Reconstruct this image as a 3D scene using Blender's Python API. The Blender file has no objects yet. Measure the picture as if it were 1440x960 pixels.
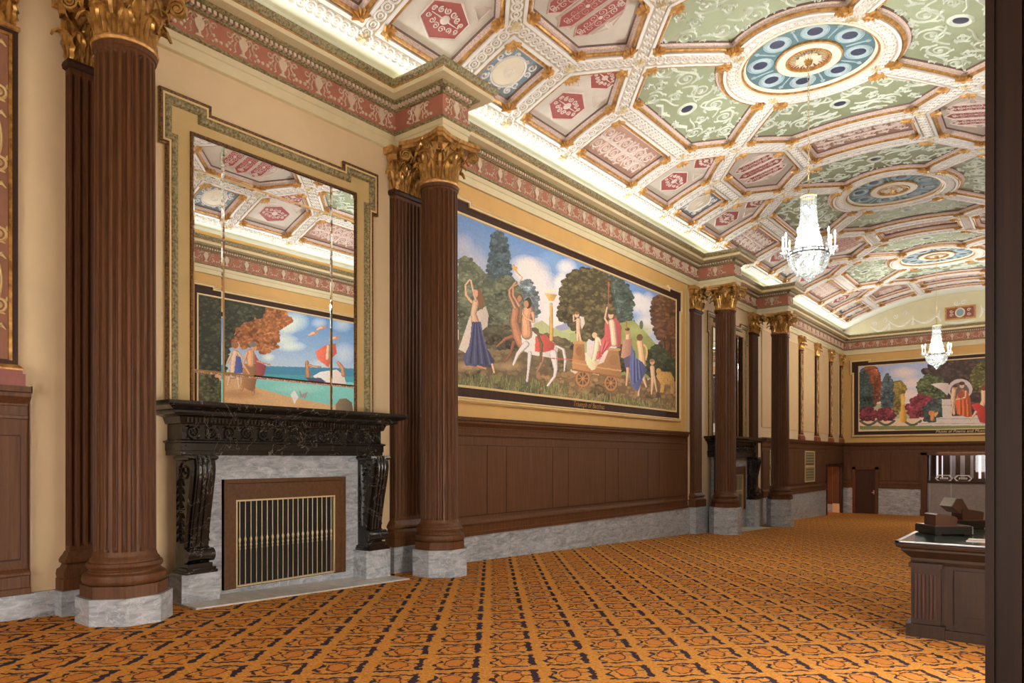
import bpy, bmesh, math, random
import numpy as np
from mathutils import Vector, Matrix, geometry
random.seed(7)
PI = math.pi
scene = bpy.context.scene
COL = scene.collection

# ------------------------------------------------------------------ camera, world, lights, exposure
E0 = 1.648                       # eye height above the floor under the camera; positions below are relative to the eye
VX, VY, FPX = 1502.5, 644.0, 997.0
TH = math.atan((VX - 720) / FPX)
cam_data = bpy.data.cameras.new('camera')
cam = bpy.data.objects.new('camera', cam_data)
COL.objects.link(cam)
cam.location = (0, 0, E0)
cam.rotation_euler = (PI / 2, 0, TH)
cam_data.sensor_width = 36
cam_data.lens = FPX / 1440 * 36
cam_data.shift_y = (VY - 480) / 1440
cam_data.clip_start = 0.05
cam_data.clip_end = 200
scene.camera = cam

world = bpy.data.worlds.new('world')
scene.world = world
world.use_nodes = True
world.node_tree.nodes['Background'].inputs[0].default_value = (1.0, 0.95, 0.88, 1)
world.node_tree.nodes['Background'].inputs[1].default_value = 0.3

scene.view_settings.view_transform = 'Standard'
scene.view_settings.look = 'None'
scene.view_settings.gamma = 1
scene.view_settings.use_curve_mapping = False
scene.view_settings.exposure = 0.88
scene.cycles.use_denoising = True
scene.cycles.max_bounces = 8
scene.cycles.diffuse_bounces = 5
scene.cycles.glossy_bounces = 4
scene.cycles.transparent_max_bounces = 24
scene.cycles.sample_clamp_indirect = 6
scene.cycles.caustics_reflective = False
scene.cycles.caustics_refractive = False

def area(name, loc, rot, sx, sy, power, col):
    l = bpy.data.lights.new(name, 'AREA')
    l.shape = 'RECTANGLE'; l.size = sx; l.size_y = sy; l.energy = power; l.color = col
    o = bpy.data.objects.new(name, l); COL.objects.link(o)
    o.location = (loc[0], loc[1], loc[2] + E0); o.rotation_euler = rot
    return o
# cove lamps hidden behind the cornice of both long walls and of the end wall
WARM = (1.0, 0.975, 0.94)
COOL = (0.95, 0.98, 1.0)
for yc, ln in ((5.0, 14.0), (19.0, 14.0), (31.9, 12.0)):
    area('cove_lamp', (-8.74, yc, 6.075), (0, PI + 1.38, 0), 0.10, ln, 7.5 * ln, COOL)
    area('cove_lamp', (0.94, yc, 6.075), (0, PI - 1.38, 0), 0.10, ln, 7.5 * ln, COOL)
area('cove_lamp', (-3.9, 38.05, 6.075), (PI + 1.38, 0, 0), 8.6, 0.10, 50, COOL)
# added fill lamps, out of view: opposite the fireplace and at the near end
area('side_fill', (0.98, 5.4, -0.35), (0, -PI / 2, 0), 2.3, 3.2, 270, WARM).data.spread = math.radians(112)
area('near_end_fill', (-3.6, -2.85, 0.2), (PI / 2, 0, 0), 6.6, 3.0, 140, WARM)

# ------------------------------------------------------------------ helpers
ORG = {}
def lin(h):
    r = [int(h[i:i + 2], 16) / 255 for i in (0, 2, 4)]
    return tuple(c / 12.92 if c <= .04045 else ((c + .055) / 1.055) ** 2.4 for c in r)

class MB:
    def __init__(s): s.v = []; s.f = []
    def add(s, vs, fs):
        n = len(s.v); s.v += [tuple(p) for p in vs]; s.f += [tuple(i + n for i in f) for f in fs]
        return s
    def box(s, x0, x1, y0, y1, z0, z1):
        return s.add([(x, y, z) for x in (x0, x1) for y in (y0, y1) for z in (z0, z1)],
                     [(0, 1, 3, 2), (4, 6, 7, 5), (0, 4, 5, 1), (2, 3, 7, 6), (0, 2, 6, 4), (1, 5, 7, 3)])
    def hexa(s, p8): # bottom 4 (ccw), top 4
        return s.add(p8, [(3, 2, 1, 0), (4, 5, 6, 7), (0, 1, 5, 4), (1, 2, 6, 5), (2, 3, 7, 6), (3, 0, 4, 7)])
    def wedge(s, x0, x1, y0, y1, zt, zb=None): # box with sloping bottom that follows the floor
        b = (lambda y: floor_z(y)) if zb is None else (lambda y: zb)
        return s.hexa([(x0, y0, b(y0)), (x1, y0, b(y0)), (x1, y1, b(y1)), (x0, y1, b(y1)), (x0, y0, zt), (x1, y0, zt), (x1, y1, zt), (x0, y1, zt)])
    def prism(s, poly, f0, f1): # poly: 2D list; f0/f1 map a 2D point to 3D for both ends
        n = len(poly)
        return s.add([f0(p) for p in poly] + [f1(p) for p in poly],
                     [tuple(range(n))[::-1], tuple(range(n, 2 * n))] + [(i, (i + 1) % n, n + (i + 1) % n, n + i) for i in range(n)])
    def lathe(s, prof, n=24, c=(0, 0, 0), cap=True, a0=0, a1=2 * PI):
        full = abs(a1 - a0 - 2 * PI) < 1e-6
        m = n if full else n + 1; k = len(prof)
        vs = [(c[0] + r * math.cos(a0 + (a1 - a0) * j / n), c[1] + r * math.sin(a0 + (a1 - a0) * j / n), c[2] + z) for j in range(m) for r, z in prof]
        fs = []
        for j in range(n):
            q = (j + 1) % m
            for i in range(k - 1): fs.append((j * k + i, q * k + i, q * k + i + 1, j * k + i + 1))
        if cap and full:
            if prof[0][0] > 1e-4: fs.append(tuple(j * k for j in range(n))[::-1])
            if prof[-1][0] > 1e-4: fs.append(tuple(j * k + k - 1 for j in range(n)))
        return s.add(vs, fs)
    def tube(s, pts, r, n=6):
        pts = [Vector(p) for p in pts]; vs = []; fs = []; m = len(pts)
        rr = r if isinstance(r, (list, tuple)) else [r] * m
        up = Vector((0.13, 0.31, 0.94))
        for i, p in enumerate(pts):
            t = (pts[min(i + 1, m - 1)] - pts[max(i - 1, 0)]).normalized()
            a = t.cross(up)
            if a.length < .05: a = t.cross(Vector((1, 0, 0)))
            a.normalize(); b = t.cross(a)
            for j in range(n):
                q = 2 * PI * j / n
                vs.append(p + (a * math.cos(q) + b * math.sin(q)) * rr[i])
        for i in range(m - 1):
            for j in range(n): fs.append((i * n + j, i * n + (j + 1) % n, (i + 1) * n + (j + 1) % n, (i + 1) * n + j))
        fs.append(tuple(range(n))[::-1]); fs.append(tuple(range((m - 1) * n, m * n)))
        return s.add(vs, fs)
    def sweep(s, prof, path, closed=False): # prof: (out, z); path: plan points, outward side on the left of travel
        n = len(path); k = len(prof); nr = []
        def nrm(a, b):
            dx, dy = b[0] - a[0], b[1] - a[1]; l = math.hypot(dx, dy) or 1
            return (-dy / l, dx / l)
        for i in range(n):
            p0 = path[i - 1] if (i > 0 or closed) else None
            p1 = path[(i + 1) % n] if (i < n - 1 or closed) else None
            if p0 is None: m = nrm(path[i], p1)
            elif p1 is None: m = nrm(p0, path[i])
            else:
                a, b = nrm(p0, path[i]), nrm(path[i], p1); d = 1 + a[0] * b[0] + a[1] * b[1]
                m = ((a[0] + b[0]) / d, (a[1] + b[1]) / d)
            nr.append(m)
        vs = [(p[0] + m[0] * o, p[1] + m[1] * o, z) for p, m in zip(path, nr) for o, z in prof]
        fs = []
        for i in range(n if closed else n - 1):
            j = (i + 1) % n
            for q in range(k - 1): fs.append((i * k + q, j * k + q, j * k + q + 1, i * k + q + 1))
        return s.add(vs, fs)
    def plate(s, poly, f, h): # flat outline raised by h: f(u, v, d) -> 3D
        return s.prism(poly, lambda p: f(p[0], p[1], 0), lambda p: f(p[0], p[1], h))

def tag(o, label=None, cat=None, group=None, kind=None):
    if label: o['label'] = label
    if cat: o['category'] = cat
    if group: o['group'] = group
    if kind: o['kind'] = kind
    return o
def to_mesh(name, mb, mat, off=(0, 0, 0), smooth=None):
    me = bpy.data.meshes.new(name)
    v = np.array(mb.v, dtype=float) - np.array(off)
    me.from_pydata(v.tolist(), [], mb.f)
    bm = bmesh.new(); bm.from_mesh(me); bmesh.ops.recalc_face_normals(bm, faces=bm.faces); bm.to_mesh(me); bm.free()
    if smooth is not None:
        me.polygons.foreach_set('use_smooth', [True] * len(me.polygons))
        me.set_sharp_from_angle(angle=math.radians(smooth))
    for m in (mat if isinstance(mat, (list, tuple)) else [mat]): me.materials.append(m)
    return me
def link(name, me, loc=(0, 0, 0), parent=None):
    o = bpy.data.objects.new(name, me); COL.objects.link(o)
    if parent: o.parent = parent; o.location = loc
    else: o.location = (loc[0], loc[1], loc[2] + E0)
    return o
def mk(name, mb, mat, parent=None, org=None, smooth=None, **t):
    if parent is not None:
        off = ORG[parent.name]
        o = link(name, to_mesh(name, mb, mat, off, smooth), (0, 0, 0), parent); ORG[o.name] = off
    else:
        if org is None:
            a = np.array(mb.v); lo, hi = a.min(0), a.max(0); org = ((lo[0] + hi[0]) / 2, (lo[1] + hi[1]) / 2, lo[2])
        o = link(name, to_mesh(name, mb, mat, org, smooth), org); ORG[o.name] = org
    return tag(o, **t)
def empty(name, org, **t):
    o = link(name, None, org); ORG[o.name] = tuple(org)
    o.empty_display_size = .2
    return tag(o, **t)
def copy_tree(o, parent=None, loc=None, **t):
    c = o.copy(); COL.objects.link(c); c.parent = parent
    if loc is not None: c.location = (loc[0], loc[1], loc[2] + E0); ORG[c.name] = tuple(loc)
    elif parent is not None: ORG[c.name] = ORG[parent.name]
    for ch in list(o.children): copy_tree(ch, c)
    return tag(c, **t)
def sub(name, me, parent, loc, rot=None):   # shared mesh as a child; loc in world (eye) coordinates
    o = bpy.data.objects.new(name, me); COL.objects.link(o); o.parent = parent
    f = ORG[parent.name]; o.location = (loc[0] - f[0], loc[1] - f[1], loc[2] - f[2])
    if rot: o.rotation_euler = rot
    ORG[o.name] = tuple(loc)
    return o

# ------------------------------------------------------------------ materials
def new_mat(name):
    m = bpy.data.materials.new(name); m.use_nodes = True
    nt = m.node_tree; return m, nt, nt.nodes['Principled BSDF']
def N(nt, t, **kw):
    n = nt.nodes.new(t)
    for k, v in kw.items():
        if k.startswith('i_'): n.inputs[int(k[2:])].default_value = v
        else: setattr(n, k, v)
    return n
def math_n(nt, op, a, b=None, c=None):
    n = nt.nodes.new('ShaderNodeMath'); n.operation = op
    for i, x in enumerate((a, b, c)):
        if x is None: continue
        if isinstance(x, (int, float)): n.inputs[i].default_value = x
        else: nt.links.new(x, n.inputs[i])
    return n.outputs[0]
def ramp(nt, fac, stops):
    n = nt.nodes.new('ShaderNodeValToRGB'); e = n.color_ramp.elements
    while len(e) < len(stops): e.new(.5)
    for el, (p, c) in zip(e, stops): el.position = p; el.color = (*c, 1)
    nt.links.new(fac, n.inputs[0]); return n.outputs[0]
def mixc(nt, fac, a, b):
    n = nt.nodes.new('ShaderNodeMix'); n.data_type = 'RGBA'
    for s_, x in ((n.inputs[0], fac), (n.inputs[6], a), (n.inputs[7], b)):
        if isinstance(x, (int, float)): s_.default_value = x
        elif isinstance(x, tuple): s_.default_value = (*x, 1)
        else: nt.links.new(x, s_)
    return n.outputs[2]
def coords(nt, scale=(1, 1, 1), rot=(0, 0, 0)):
    tc = nt.nodes.new('ShaderNodeTexCoord'); mp = nt.nodes.new('ShaderNodeMapping')
    mp.inputs[3].default_value = scale; mp.inputs[2].default_value = rot
    nt.links.new(tc.outputs['Object'], mp.inputs[0]); return mp.outputs[0]
def noise(nt, vec, scale=5, detail=4, rough=.55, dist=0):
    n = nt.nodes.new('ShaderNodeTexNoise'); n.inputs['Scale'].default_value = scale; n.inputs['Detail'].default_value = detail
    n.inputs['Roughness'].default_value = rough; n.inputs['Distortion'].default_value = dist
    nt.links.new(vec, n.inputs['Vector']); return n.outputs['Fac']
def bump(nt, bsdf, h, strength=.3, dist=.01):
    b = nt.nodes.new('ShaderNodeBump'); b.inputs['Strength'].default_value = strength; b.inputs['Distance'].default_value = dist
    nt.links.new(h, b.inputs['Height']); nt.links.new(b.outputs[0], bsdf.inputs['Normal'])
def plain(name, col, rough=.5, metal=0., var=.12, scale=6., bmp=0., col2=None, bscale=None):
    m, nt, b = new_mat(name); c = lin(col) if isinstance(col, str) else col
    c2 = lin(col2) if col2 else tuple(x * (1 - var) for x in c)
    v = coords(nt); f = noise(nt, v, scale)
    nt.links.new(ramp(nt, f, [(.35, c2), (.65, c)]), b.inputs['Base Color'])
    b.inputs['Roughness'].default_value = rough; b.inputs['Metallic'].default_value = metal
    if bmp: bump(nt, b, noise(nt, v, bscale or scale * 6), bmp)
    return m
def wood(name, c0, c1, rough=.35, scale=(14, 14, .7)):
    m, nt, b = new_mat(name); v = coords(nt, scale)
    f = noise(nt, v, 2.2, 6, .62, .8); g = noise(nt, coords(nt, (60, 60, 1.2)), 3, 3)
    f = math_n(nt, 'ADD', math_n(nt, 'MULTIPLY', f, .75), math_n(nt, 'MULTIPLY', g, .25))
    nt.links.new(ramp(nt, f, [(.25, lin(c0)), (.75, lin(c1))]), b.inputs['Base Color'])
    b.inputs['Roughness'].default_value = rough; b.inputs['Specular IOR Level'].default_value = .3
    bump(nt, b, f, .08, .004); return m
def marble(name, c0, c1, vein, rough=.35, scale=(2.2, 2.2, 5), vs=(.5, .62), vscale=1.5, vw=.018):
    m, nt, b = new_mat(name); v = coords(nt, scale, (.5, .3, .2))
    f = noise(nt, v, 2.0, 8, .62, 1.2); g = noise(nt, coords(nt, (vscale,) * 3), 1.6, 4, .6, 2.2)
    base = ramp(nt, f, [(.3, lin(c0)), (.7, lin(c1))])
    d = math_n(nt, 'ABSOLUTE', math_n(nt, 'SUBTRACT', g, .5))
    k = ramp(nt, d, [(0, (1, 1, 1)), (vw, (0, 0, 0))])
    nt.links.new(mixc(nt, math_n(nt, 'MULTIPLY', k, vs[0]), base, lin(vein)), b.inputs['Base Color'])
    b.inputs['Roughness'].default_value = rough; return m

MAT = {}
MAT['wood'] = wood('mahogany', '361e0e', '724828', .5)
MAT['wood_panel'] = wood('mahogany_panel', '4a2e1a', '6e4a30', .6, (9, 9, .5))
MAT['wood_dark'] = wood('dark_mahogany', '2a170f', '4c2e20', .6)
MAT['wood_pier'] = wood('pier_mahogany', '1c0f07', '382212', .55)
MAT['wood_frame'] = wood('fire_frame_wood', '42260f', '644426', .5, (2, 12, 9))
MAT['marble'] = marble('grey_marble', '767c82', 'c4c8cc', 'dcdee0', .3, (1.6, 1.6, 6))
MAT['marble_light'] = marble('pale_marble', 'a5a19a', 'd2cec6', 'e6e3dc', .3, (1.5, 3, 3))
MAT['marble_black'] = marble('black_marble', '141210', '26211e', 'b8a894', .24, (2, 2, 2), (.32, .6), .8, .006)
MAT['cream'] = plain('cream_wall_paint', 'e2c9a0', .7, 0, .05, 2)
MAT['pale_cream'] = plain('pale_cream_paint', 'e2d6ae', .6, 0, .06, 3)
MAT['tan'] = plain('tan_field_paint', 'cdb27a', .7, 0, .06, 3)
MAT['ochre'] = plain('ochre_paint', 'dcb06a', .65, 0, .07, 2)
MAT['far_panel'] = plain('warm_panel_paint', 'dfbf90', .65, 0, .05, 3)
MAT['frieze'] = plain('terracotta_frieze', 'b4735c', .7, 0, .12, 5)
MAT['relief'] = plain('ivory_relief', 'dcc8ae', .6, 0, .12, 20)
MAT['olive_leaf'] = plain('olive_leaf_moulding', 'a89a6e', .5, 0, .3, 30, .9, '5d5433', 38)
MAT['bronze_bead'] = plain('bronze_bead_moulding', '8a6234', .4, .35, .3, 40, .9, '3c2410', 45)
MAT['gold'] = plain('antique_gold', 'cda058', .33, .65, .3, 10, .08, '8a6230', 40)
MAT['gold_leaf'] = plain('gold_leaf', 'dcae66', .4, .2, .2, 14, .25, 'b07c3a', 40)
MAT['gold_paint'] = plain('gold_paint', 'd2a25c', .4, .35, .25, 14, .25, 'a0703a', 60)
MAT['gold_pale'] = plain('pale_gold', 'e8d9ae', .45, .15, .2, 18, .3)
MAT['fillet'] = plain('cream_gold_fillet', 'e9cf98', .45, .1, .08, 8)
MAT['white'] = plain('white_plaster', 'eeebe4', .6, 0, .05, 8)
MAT['rib_grey'] = plain('rib_ground', 'c2b59e', .7, 0, .1, 14)
MAT['pink_band'] = plain('pink_band', 'e6d2c6', .6, 0, .25, 40, .6, 'c2a89c', 60)
MAT['dark_line'] = plain('dark_bead_line', '7a6258', .6, 0, .4, 60)
MAT['green'] = plain('sage_green', 'a3ad8c', .65, 0, .08, 4)
MAT['green_relief'] = plain('pale_green_relief', 'd9e2d2', .55, 0, .08, 20)
MAT['navy'] = plain('navy_paint', '3d4157', .5, 0, .1, 8)
MAT['stone_field'] = plain('stone_field', 'd6cec0', .65, 0, .06, 6)
MAT['red'] = plain('crimson_plaque', 'a85a55', .6, 0, .1, 10)
MAT['blue'] = plain('slate_blue', '8ba3ae', .6, 0, .12, 10)
MAT['teal'] = plain('teal_blue', '5b7b82', .6, 0, .2, 12)
MAT['teal_rim'] = plain('pale_teal_rim', 'a9bfc4', .55, 0, .15, 20)
MAT['brown_field'] = plain('rose_brown_field', 'c29c8a', .6, 0, .12, 12)
MAT['pink_relief'] = plain('pink_relief', 'e4d3c8', .55, 0, .1, 20)
MAT['ivory'] = plain('ivory_ring', 'e6dcc4', .5, 0, .06, 10)
MAT['maroon'] = plain('maroon_ring', '8e4a3e', .5, 0, .15, 20)
MAT['cove'] = plain('cove_plaster', 'e8ecdf', .7, 0, .03, 3)
MAT['lunette'] = plain('lunette_paint', 'd6cdac', .7, 0, .06, 2)
MAT['brass'] = plain('brass', 'd2bc90', .4, .3, .1, 30)
MAT['black'] = plain('black_metal', '0c0b0a', .8, 0, .1, 20)
MAT['black_plastic'] = plain('black_plastic', '181616', .35, 0, .1, 20)
MAT['case_brown'] = plain('brown_casing', '482c1c', .35, 0, .15, 8)
MAT['steel'] = plain('brushed_steel', 'b8b8b8', .3, .8, .1, 20)
MAT['grille'] = plain('sage_grille', '8d8c6c', .6, 0, .2, 40)
MAT['paper'] = plain('white_paper', 'e5e2dc', .7, 0, .05, 5)
MAT['warm_wall'] = plain('warm_corridor_wall', 'e0a060', .7, 0, .05, 3)
MAT['green_marble'] = marble('green_marble_top', '16241f', '3e5148', '9fb5ad', .12, (3, 3, 3), (.35, .6))
MAT['damask'] = plain('rose_brown_ground', '8d5f48', .7, 0, .1, 8)
def emit(name, col, strength):
    m, nt, b = new_mat(name); b.inputs['Base Color'].default_value = (*lin(col), 1)
    b.inputs['Emission Color'].default_value = (*lin(col), 1); b.inputs['Emission Strength'].default_value = strength; return m
MAT['bulb'] = emit('lit_bulb', 'fff6ea', 14)
MAT['tube_light'] = emit('booth_tube_light', 'e6dce4', .55)
MAT['booth_panel'] = plain('booth_back_panel', '9a908c', .5, 0, .15, 10)
MAT['fill_pane'] = emit('fill_pane', 'f4f2ee', 1.2)  # glow added to the made-up door panes to fill the room
def mirror_mat(name, rough, col):
    m, nt, b = new_mat(name); b.inputs['Base Color'].default_value = (*col, 1); b.inputs['Metallic'].default_value = 1; b.inputs['Roughness'].default_value = rough; return m
MAT['mirror'] = mirror_mat('mirror_glass', 0.0, (.93, .94, .95))
def crystal_mat():
    m, nt, b = new_mat('cut_crystal'); out = nt.nodes['Material Output']
    g = nt.nodes.new('ShaderNodeBsdfGlossy'); g.inputs[0].default_value = (.9, .96, .97, 1); g.inputs[1].default_value = .12
    t = nt.nodes.new('ShaderNodeBsdfTransparent'); t.inputs[0].default_value = (.95, .985, .985, 1)
    d = nt.nodes.new('ShaderNodeBsdfTranslucent'); d.inputs[0].default_value = (.30, .32, .325, 1)
    a = nt.nodes.new('ShaderNodeMixShader'); a.inputs[0].default_value = .4
    nt.links.new(g.outputs[0], a.inputs[1]); nt.links.new(d.outputs[0], a.inputs[2])
    c = nt.nodes.new('ShaderNodeMixShader'); c.inputs[0].default_value = .5
    nt.links.new(a.outputs[0], c.inputs[1]); nt.links.new(t.outputs[0], c.inputs[2]); nt.links.new(c.outputs[0], out.inputs[0]); return m
MAT['crystal'] = crystal_mat()
def glass_mat():
    m, nt, b = new_mat('clear_pane'); out = nt.nodes['Material Output']
    t = nt.nodes.new('ShaderNodeBsdfTransparent'); g = nt.nodes.new('ShaderNodeBsdfGlossy'); g.inputs[1].default_value = .02
    a = nt.nodes.new('ShaderNodeMixShader'); a.inputs[0].default_value = .06
    nt.links.new(t.outputs[0], a.inputs[1]); nt.links.new(g.outputs[0], a.inputs[2]); nt.links.new(a.outputs[0], out.inputs[0]); return m
MAT['glass'] = glass_mat()
def canvas_mat():
    m, nt, b = new_mat('painted_canvas'); a = nt.nodes.new('ShaderNodeAttribute'); a.attribute_name = 'paint'
    f = noise(nt, coords(nt, (1, 1, 1)), 24, 5, .6); k = ramp(nt, f, [(.3, (.9, .9, .9)), (.7, (1.15, 1.15, 1.15))])
    n = nt.nodes.new('ShaderNodeMix'); n.data_type = 'RGBA'; n.blend_type = 'MULTIPLY'; n.inputs[0].default_value = 1
    nt.links.new(a.outputs['Color'], n.inputs[6]); nt.links.new(k, n.inputs[7]); nt.links.new(n.outputs[2], b.inputs['Base Color'])
    b.inputs['Roughness'].default_value = .75; return m
MAT['canvas'] = canvas_mat()
def carpet_mat():
    m, nt, b = new_mat('patterned_carpet')
    g = nt.nodes.new('ShaderNodeNewGeometry'); sp = nt.nodes.new('ShaderNodeSeparateXYZ'); nt.links.new(g.outputs['Position'], sp.inputs[0])
    nz = nt.nodes.new('ShaderNodeTexNoise'); nz.inputs['Scale'].default_value = 16; nz.inputs['Detail'].default_value = 3
    nt.links.new(g.outputs['Position'], nz.inputs['Vector'])
    sc = nt.nodes.new('ShaderNodeSeparateColor'); nt.links.new(nz.outputs['Color'], sc.inputs[0])
    X = math_n(nt, 'ADD', math_n(nt, 'DIVIDE', math_n(nt, 'ADD', sp.outputs[0], 4.213), .634), math_n(nt, 'MULTIPLY', math_n(nt, 'SUBTRACT', sc.outputs[0], .5), .14))
    Y = math_n(nt, 'ADD', math_n(nt, 'DIVIDE', math_n(nt, 'SUBTRACT', sp.outputs[1], 4.563), .762), math_n(nt, 'MULTIPLY', math_n(nt, 'SUBTRACT', sc.outputs[1], .5), .14))
    def fr(a): return math_n(nt, 'SUBTRACT', math_n(nt, 'FRACT', math_n(nt, 'ADD', a, 1000.5)), .5)
    u = fr(math_n(nt, 'ADD', X, Y)); v = fr(math_n(nt, 'SUBTRACT', X, Y))
    def band(a, c, w): return math_n(nt, 'LESS_THAN', math_n(nt, 'ABSOLUTE', math_n(nt, 'SUBTRACT', a, c)), w)
    def rng(a, lo, hi): return math_n(nt, 'MULTIPLY', math_n(nt, 'GREATER_THAN', a, lo), math_n(nt, 'LESS_THAN', a, hi))
    mul = lambda a, c: math_n(nt, 'MULTIPLY', a, c)
    mx = lambda a, c: math_n(nt, 'MAXIMUM', a, c)
    n2 = math_n(nt, 'SUBTRACT', sc.outputs[2], .5)
    wide = math_n(nt, 'ADD', .058, math_n(nt, 'MULTIPLY', n2, .10))
    thin = math_n(nt, 'ADD', .036, math_n(nt, 'MULTIPLY', n2, .07))
    wob = math_n(nt, 'MULTIPLY', math_n(nt, 'SINE', math_n(nt, 'MULTIPLY', u, 16)), .022)
    wob2 = math_n(nt, 'MULTIPLY', math_n(nt, 'SINE', math_n(nt, 'MULTIPLY', v, 15)), .055)
    navy = mul(band(u, .385, wide), rng(v, -.37, .36))
    navy = mx(navy, mul(band(math_n(nt, 'ADD', v, wob), -.345, thin), rng(u, -.33, .42)))
    navy = mx(navy, mul(band(math_n(nt, 'ADD', v, wob), .385, thin), rng(u, -.36, .30)))
    navy = mx(navy, mul(band(math_n(nt, 'ADD', u, wob2), -.30, math_n(nt, 'ADD', .034, math_n(nt, 'MULTIPLY', n2, .08))), rng(v, -.24, .30)))
    us, vs_ = math_n(nt, 'DIVIDE', u, .18), math_n(nt, 'DIVIDE', v, .25)
    r = math_n(nt, 'SQRT', math_n(nt, 'ADD', mul(us, us), mul(vs_, vs_)))
    navy = mx(navy, mul(band(v, -.07, .02), rng(u, .2, .34)))
    navy = mx(navy, mul(band(math_n(nt, 'ADD', v, wob), -.24, .03), rng(u, .08, .17)))
    ring = band(r, 1.0, .1); inner = math_n(nt, 'LESS_THAN', r, .95)
    fine = noise(nt, g.outputs['Position'], 42, 3, .6)
    w = nt.nodes.new('ShaderNodeTexNoise'); w.inputs['Scale'].default_value = 9; w.inputs['Distortion'].default_value = 3.2; nt.links.new(g.outputs['Position'], w.inputs['Vector'])
    veins = ramp(nt, math_n(nt, 'ABSOLUTE', math_n(nt, 'SUBTRACT', w.outputs['Fac'], .5)), [(0, (1, 1, 1)), (.03, (0, 0, 0))])
    base = ramp(nt, fine, [(.3, lin('a86a24')), (.7, lin('d69a4a'))])
    base = mixc(nt, mul(veins, .45), base, lin('96501c'))
    base = mixc(nt, mul(inner, mul(fine, .6)), base, lin('b4541e'))
    base = mixc(nt, mul(ring, .85), base, lin('3a1822'))
    base = mixc(nt, mul(navy, .95), base, lin('1c1c34'))
    nt.links.new(base, b.inputs['Base Color']); b.inputs['Roughness'].default_value = .95; b.inputs['Specular IOR Level'].default_value = .1
    bump(nt, b, noise(nt, g.outputs['Position'], 160, 2), .3, .004); return m
MAT['carpet'] = carpet_mat()

# ------------------------------------------------------------------ room shell
XW, XR, YE, XC = -8.93, 1.13, 38.25, -3.9      # left wall, right wall, end wall, room axis
Y0 = -3.0
SL = 0.0302
def floor_z(y):
    return -(1.648 + SL * y) if y < 26 else -(1.648 + SL * 26) - .0234 * (y - 26)
mb = MB()
ys = [Y0, 26, YE + .6]
mb.add([(x, y, floor_z(y)) for y in ys for x in (-11.5, 2.2)], [(0, 1, 3, 2), (2, 3, 5, 4)])
mb.add([(x, y, floor_z(y) - .2) for y in ys for x in (-11.5, 2.2)], [(0, 2, 3, 1), (2, 4, 5, 3)])
mk('floor', mb, MAT['carpet'], org=(0, 0, -1.648), kind='structure', label='patterned orange and navy carpet on the sloping floor')

DY0, DY1, DZ = 35.05, 37.75, -.40     # doorway in the far end of the left wall
mb = MB()
mb.box(XW - .35, XW, Y0, DY0, -3.2, 6.35)
mb.box(XW - .35, XW, DY0, DY1, DZ, 6.35)
mb.box(XW - .35, XW, DY1, YE + .4, -3.2, 6.35)
wall_left = mk('wall_left', mb, MAT['cream'], kind='structure', label='long cream painted wall with columns, mural and fireplaces')
mb = MB().box(XW - 2.2, XW - 2.0, DY0 - 1.5, YE + .4, -3.2, .4); mb.box(XW - 2.2, XW - .35, DY0 - 1.5, YE + .4, .2, .4)
mb.box(XW - 2.2, XW - .35, DY0 - 1.7, DY0 - 1.5, -3.2, .4)
mk('corridor_wall', mb, MAT['warm_wall'], wall_left)
mb = MB().box(XW - 2.0, XW - .35, DY1, DY1 + .3, -2.30, .2); mk('corridor_panelling', mb, MAT['wood_panel'], wall_left)
mb = MB().box(XW - 2.0, XW - .34, DY1 - .03, DY1 + .3, -3.2, -2.30); mk('corridor_marble', mb, MAT['marble'], wall_left)
l = bpy.data.lights.new('corridor_lamp', 'POINT'); l.energy = 30; l.color = (1, .7, .4); l.shadow_soft_size = .2
o = bpy.data.objects.new('corridor_lamp', l); COL.objects.link(o); o.location = (XW - 1.2, DY0 - .6, E0 - .4)

BX0, BX1, BZ = -5.22, -2.35, .14       # ticket booth opening in the end wall
mb = MB()
mb.box(XW - .4, BX0, YE, YE + .4, -3.2, 7.9); mb.box(BX1, XR + .4, YE, YE + .4, -3.2, 7.9); mb.box(BX0, BX1, YE, YE + .4, BZ, 7.9)
wall_end = mk('wall_end', mb, MAT['ochre'], kind='structure', label='far end wall with garden mural and ticket booth')
mb = MB().box(XR, XR + .35, Y0, YE + .4, -3.2, 6.35)
wall_right = mk('wall_right', mb, MAT['ochre'], kind='structure', label='long wall facing the fireplaces')
mb = MB().box(-9.4, 2.2, Y0 - .3, Y0, -3.2, 7.9)
mk('wall_near', mb, MAT['cream'], kind='structure', label='cream wall at the entrance end of the hall')

# made-up glazed doors that house the fill lamps: opposite wall, near end wall
g = empty('fill_window_2', (XR, 5.9, floor_z(5.9)), kind='structure', label='added glowing panes framed as doors, fill light opposite the fireplaces')
for k in range(4):
    y = 3.8 + k * .85
    mk('added_stile', MB().box(XR - .06, XR, y - .05, y + .05, floor_z(y), .95), MAT['wood_dark'], g)
    mk('pane', MB().box(XR - .03, XR - .02, y + .05, y + .8, floor_z(y) + .2, .85), MAT['fill_pane'], g)
    mk('added_rail', MB().box(XR - .05, XR, y + .05, y + .8, floor_z(y), floor_z(y) + .2).box(XR - .05, XR, y + .05, y + .8, .85, .95), MAT['wood_dark'], g)
g = empty('fill_window_3', (-3.6, Y0, floor_z(Y0)), kind='structure', label='added glowing panes framed as doors, fill light at the near end wall')
for k in range(6):
    x = -6.9 + k * 1.1
    mk('added_stile', MB().box(x - .05, x + .05, Y0, Y0 + .06, floor_z(Y0), 1.7), MAT['wood_dark'], g)
    mk('pane', MB().box(x + .05, x + 1.05, Y0 + .02, Y0 + .03, -1.3, 1.6), MAT['fill_pane'], g)
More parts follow.
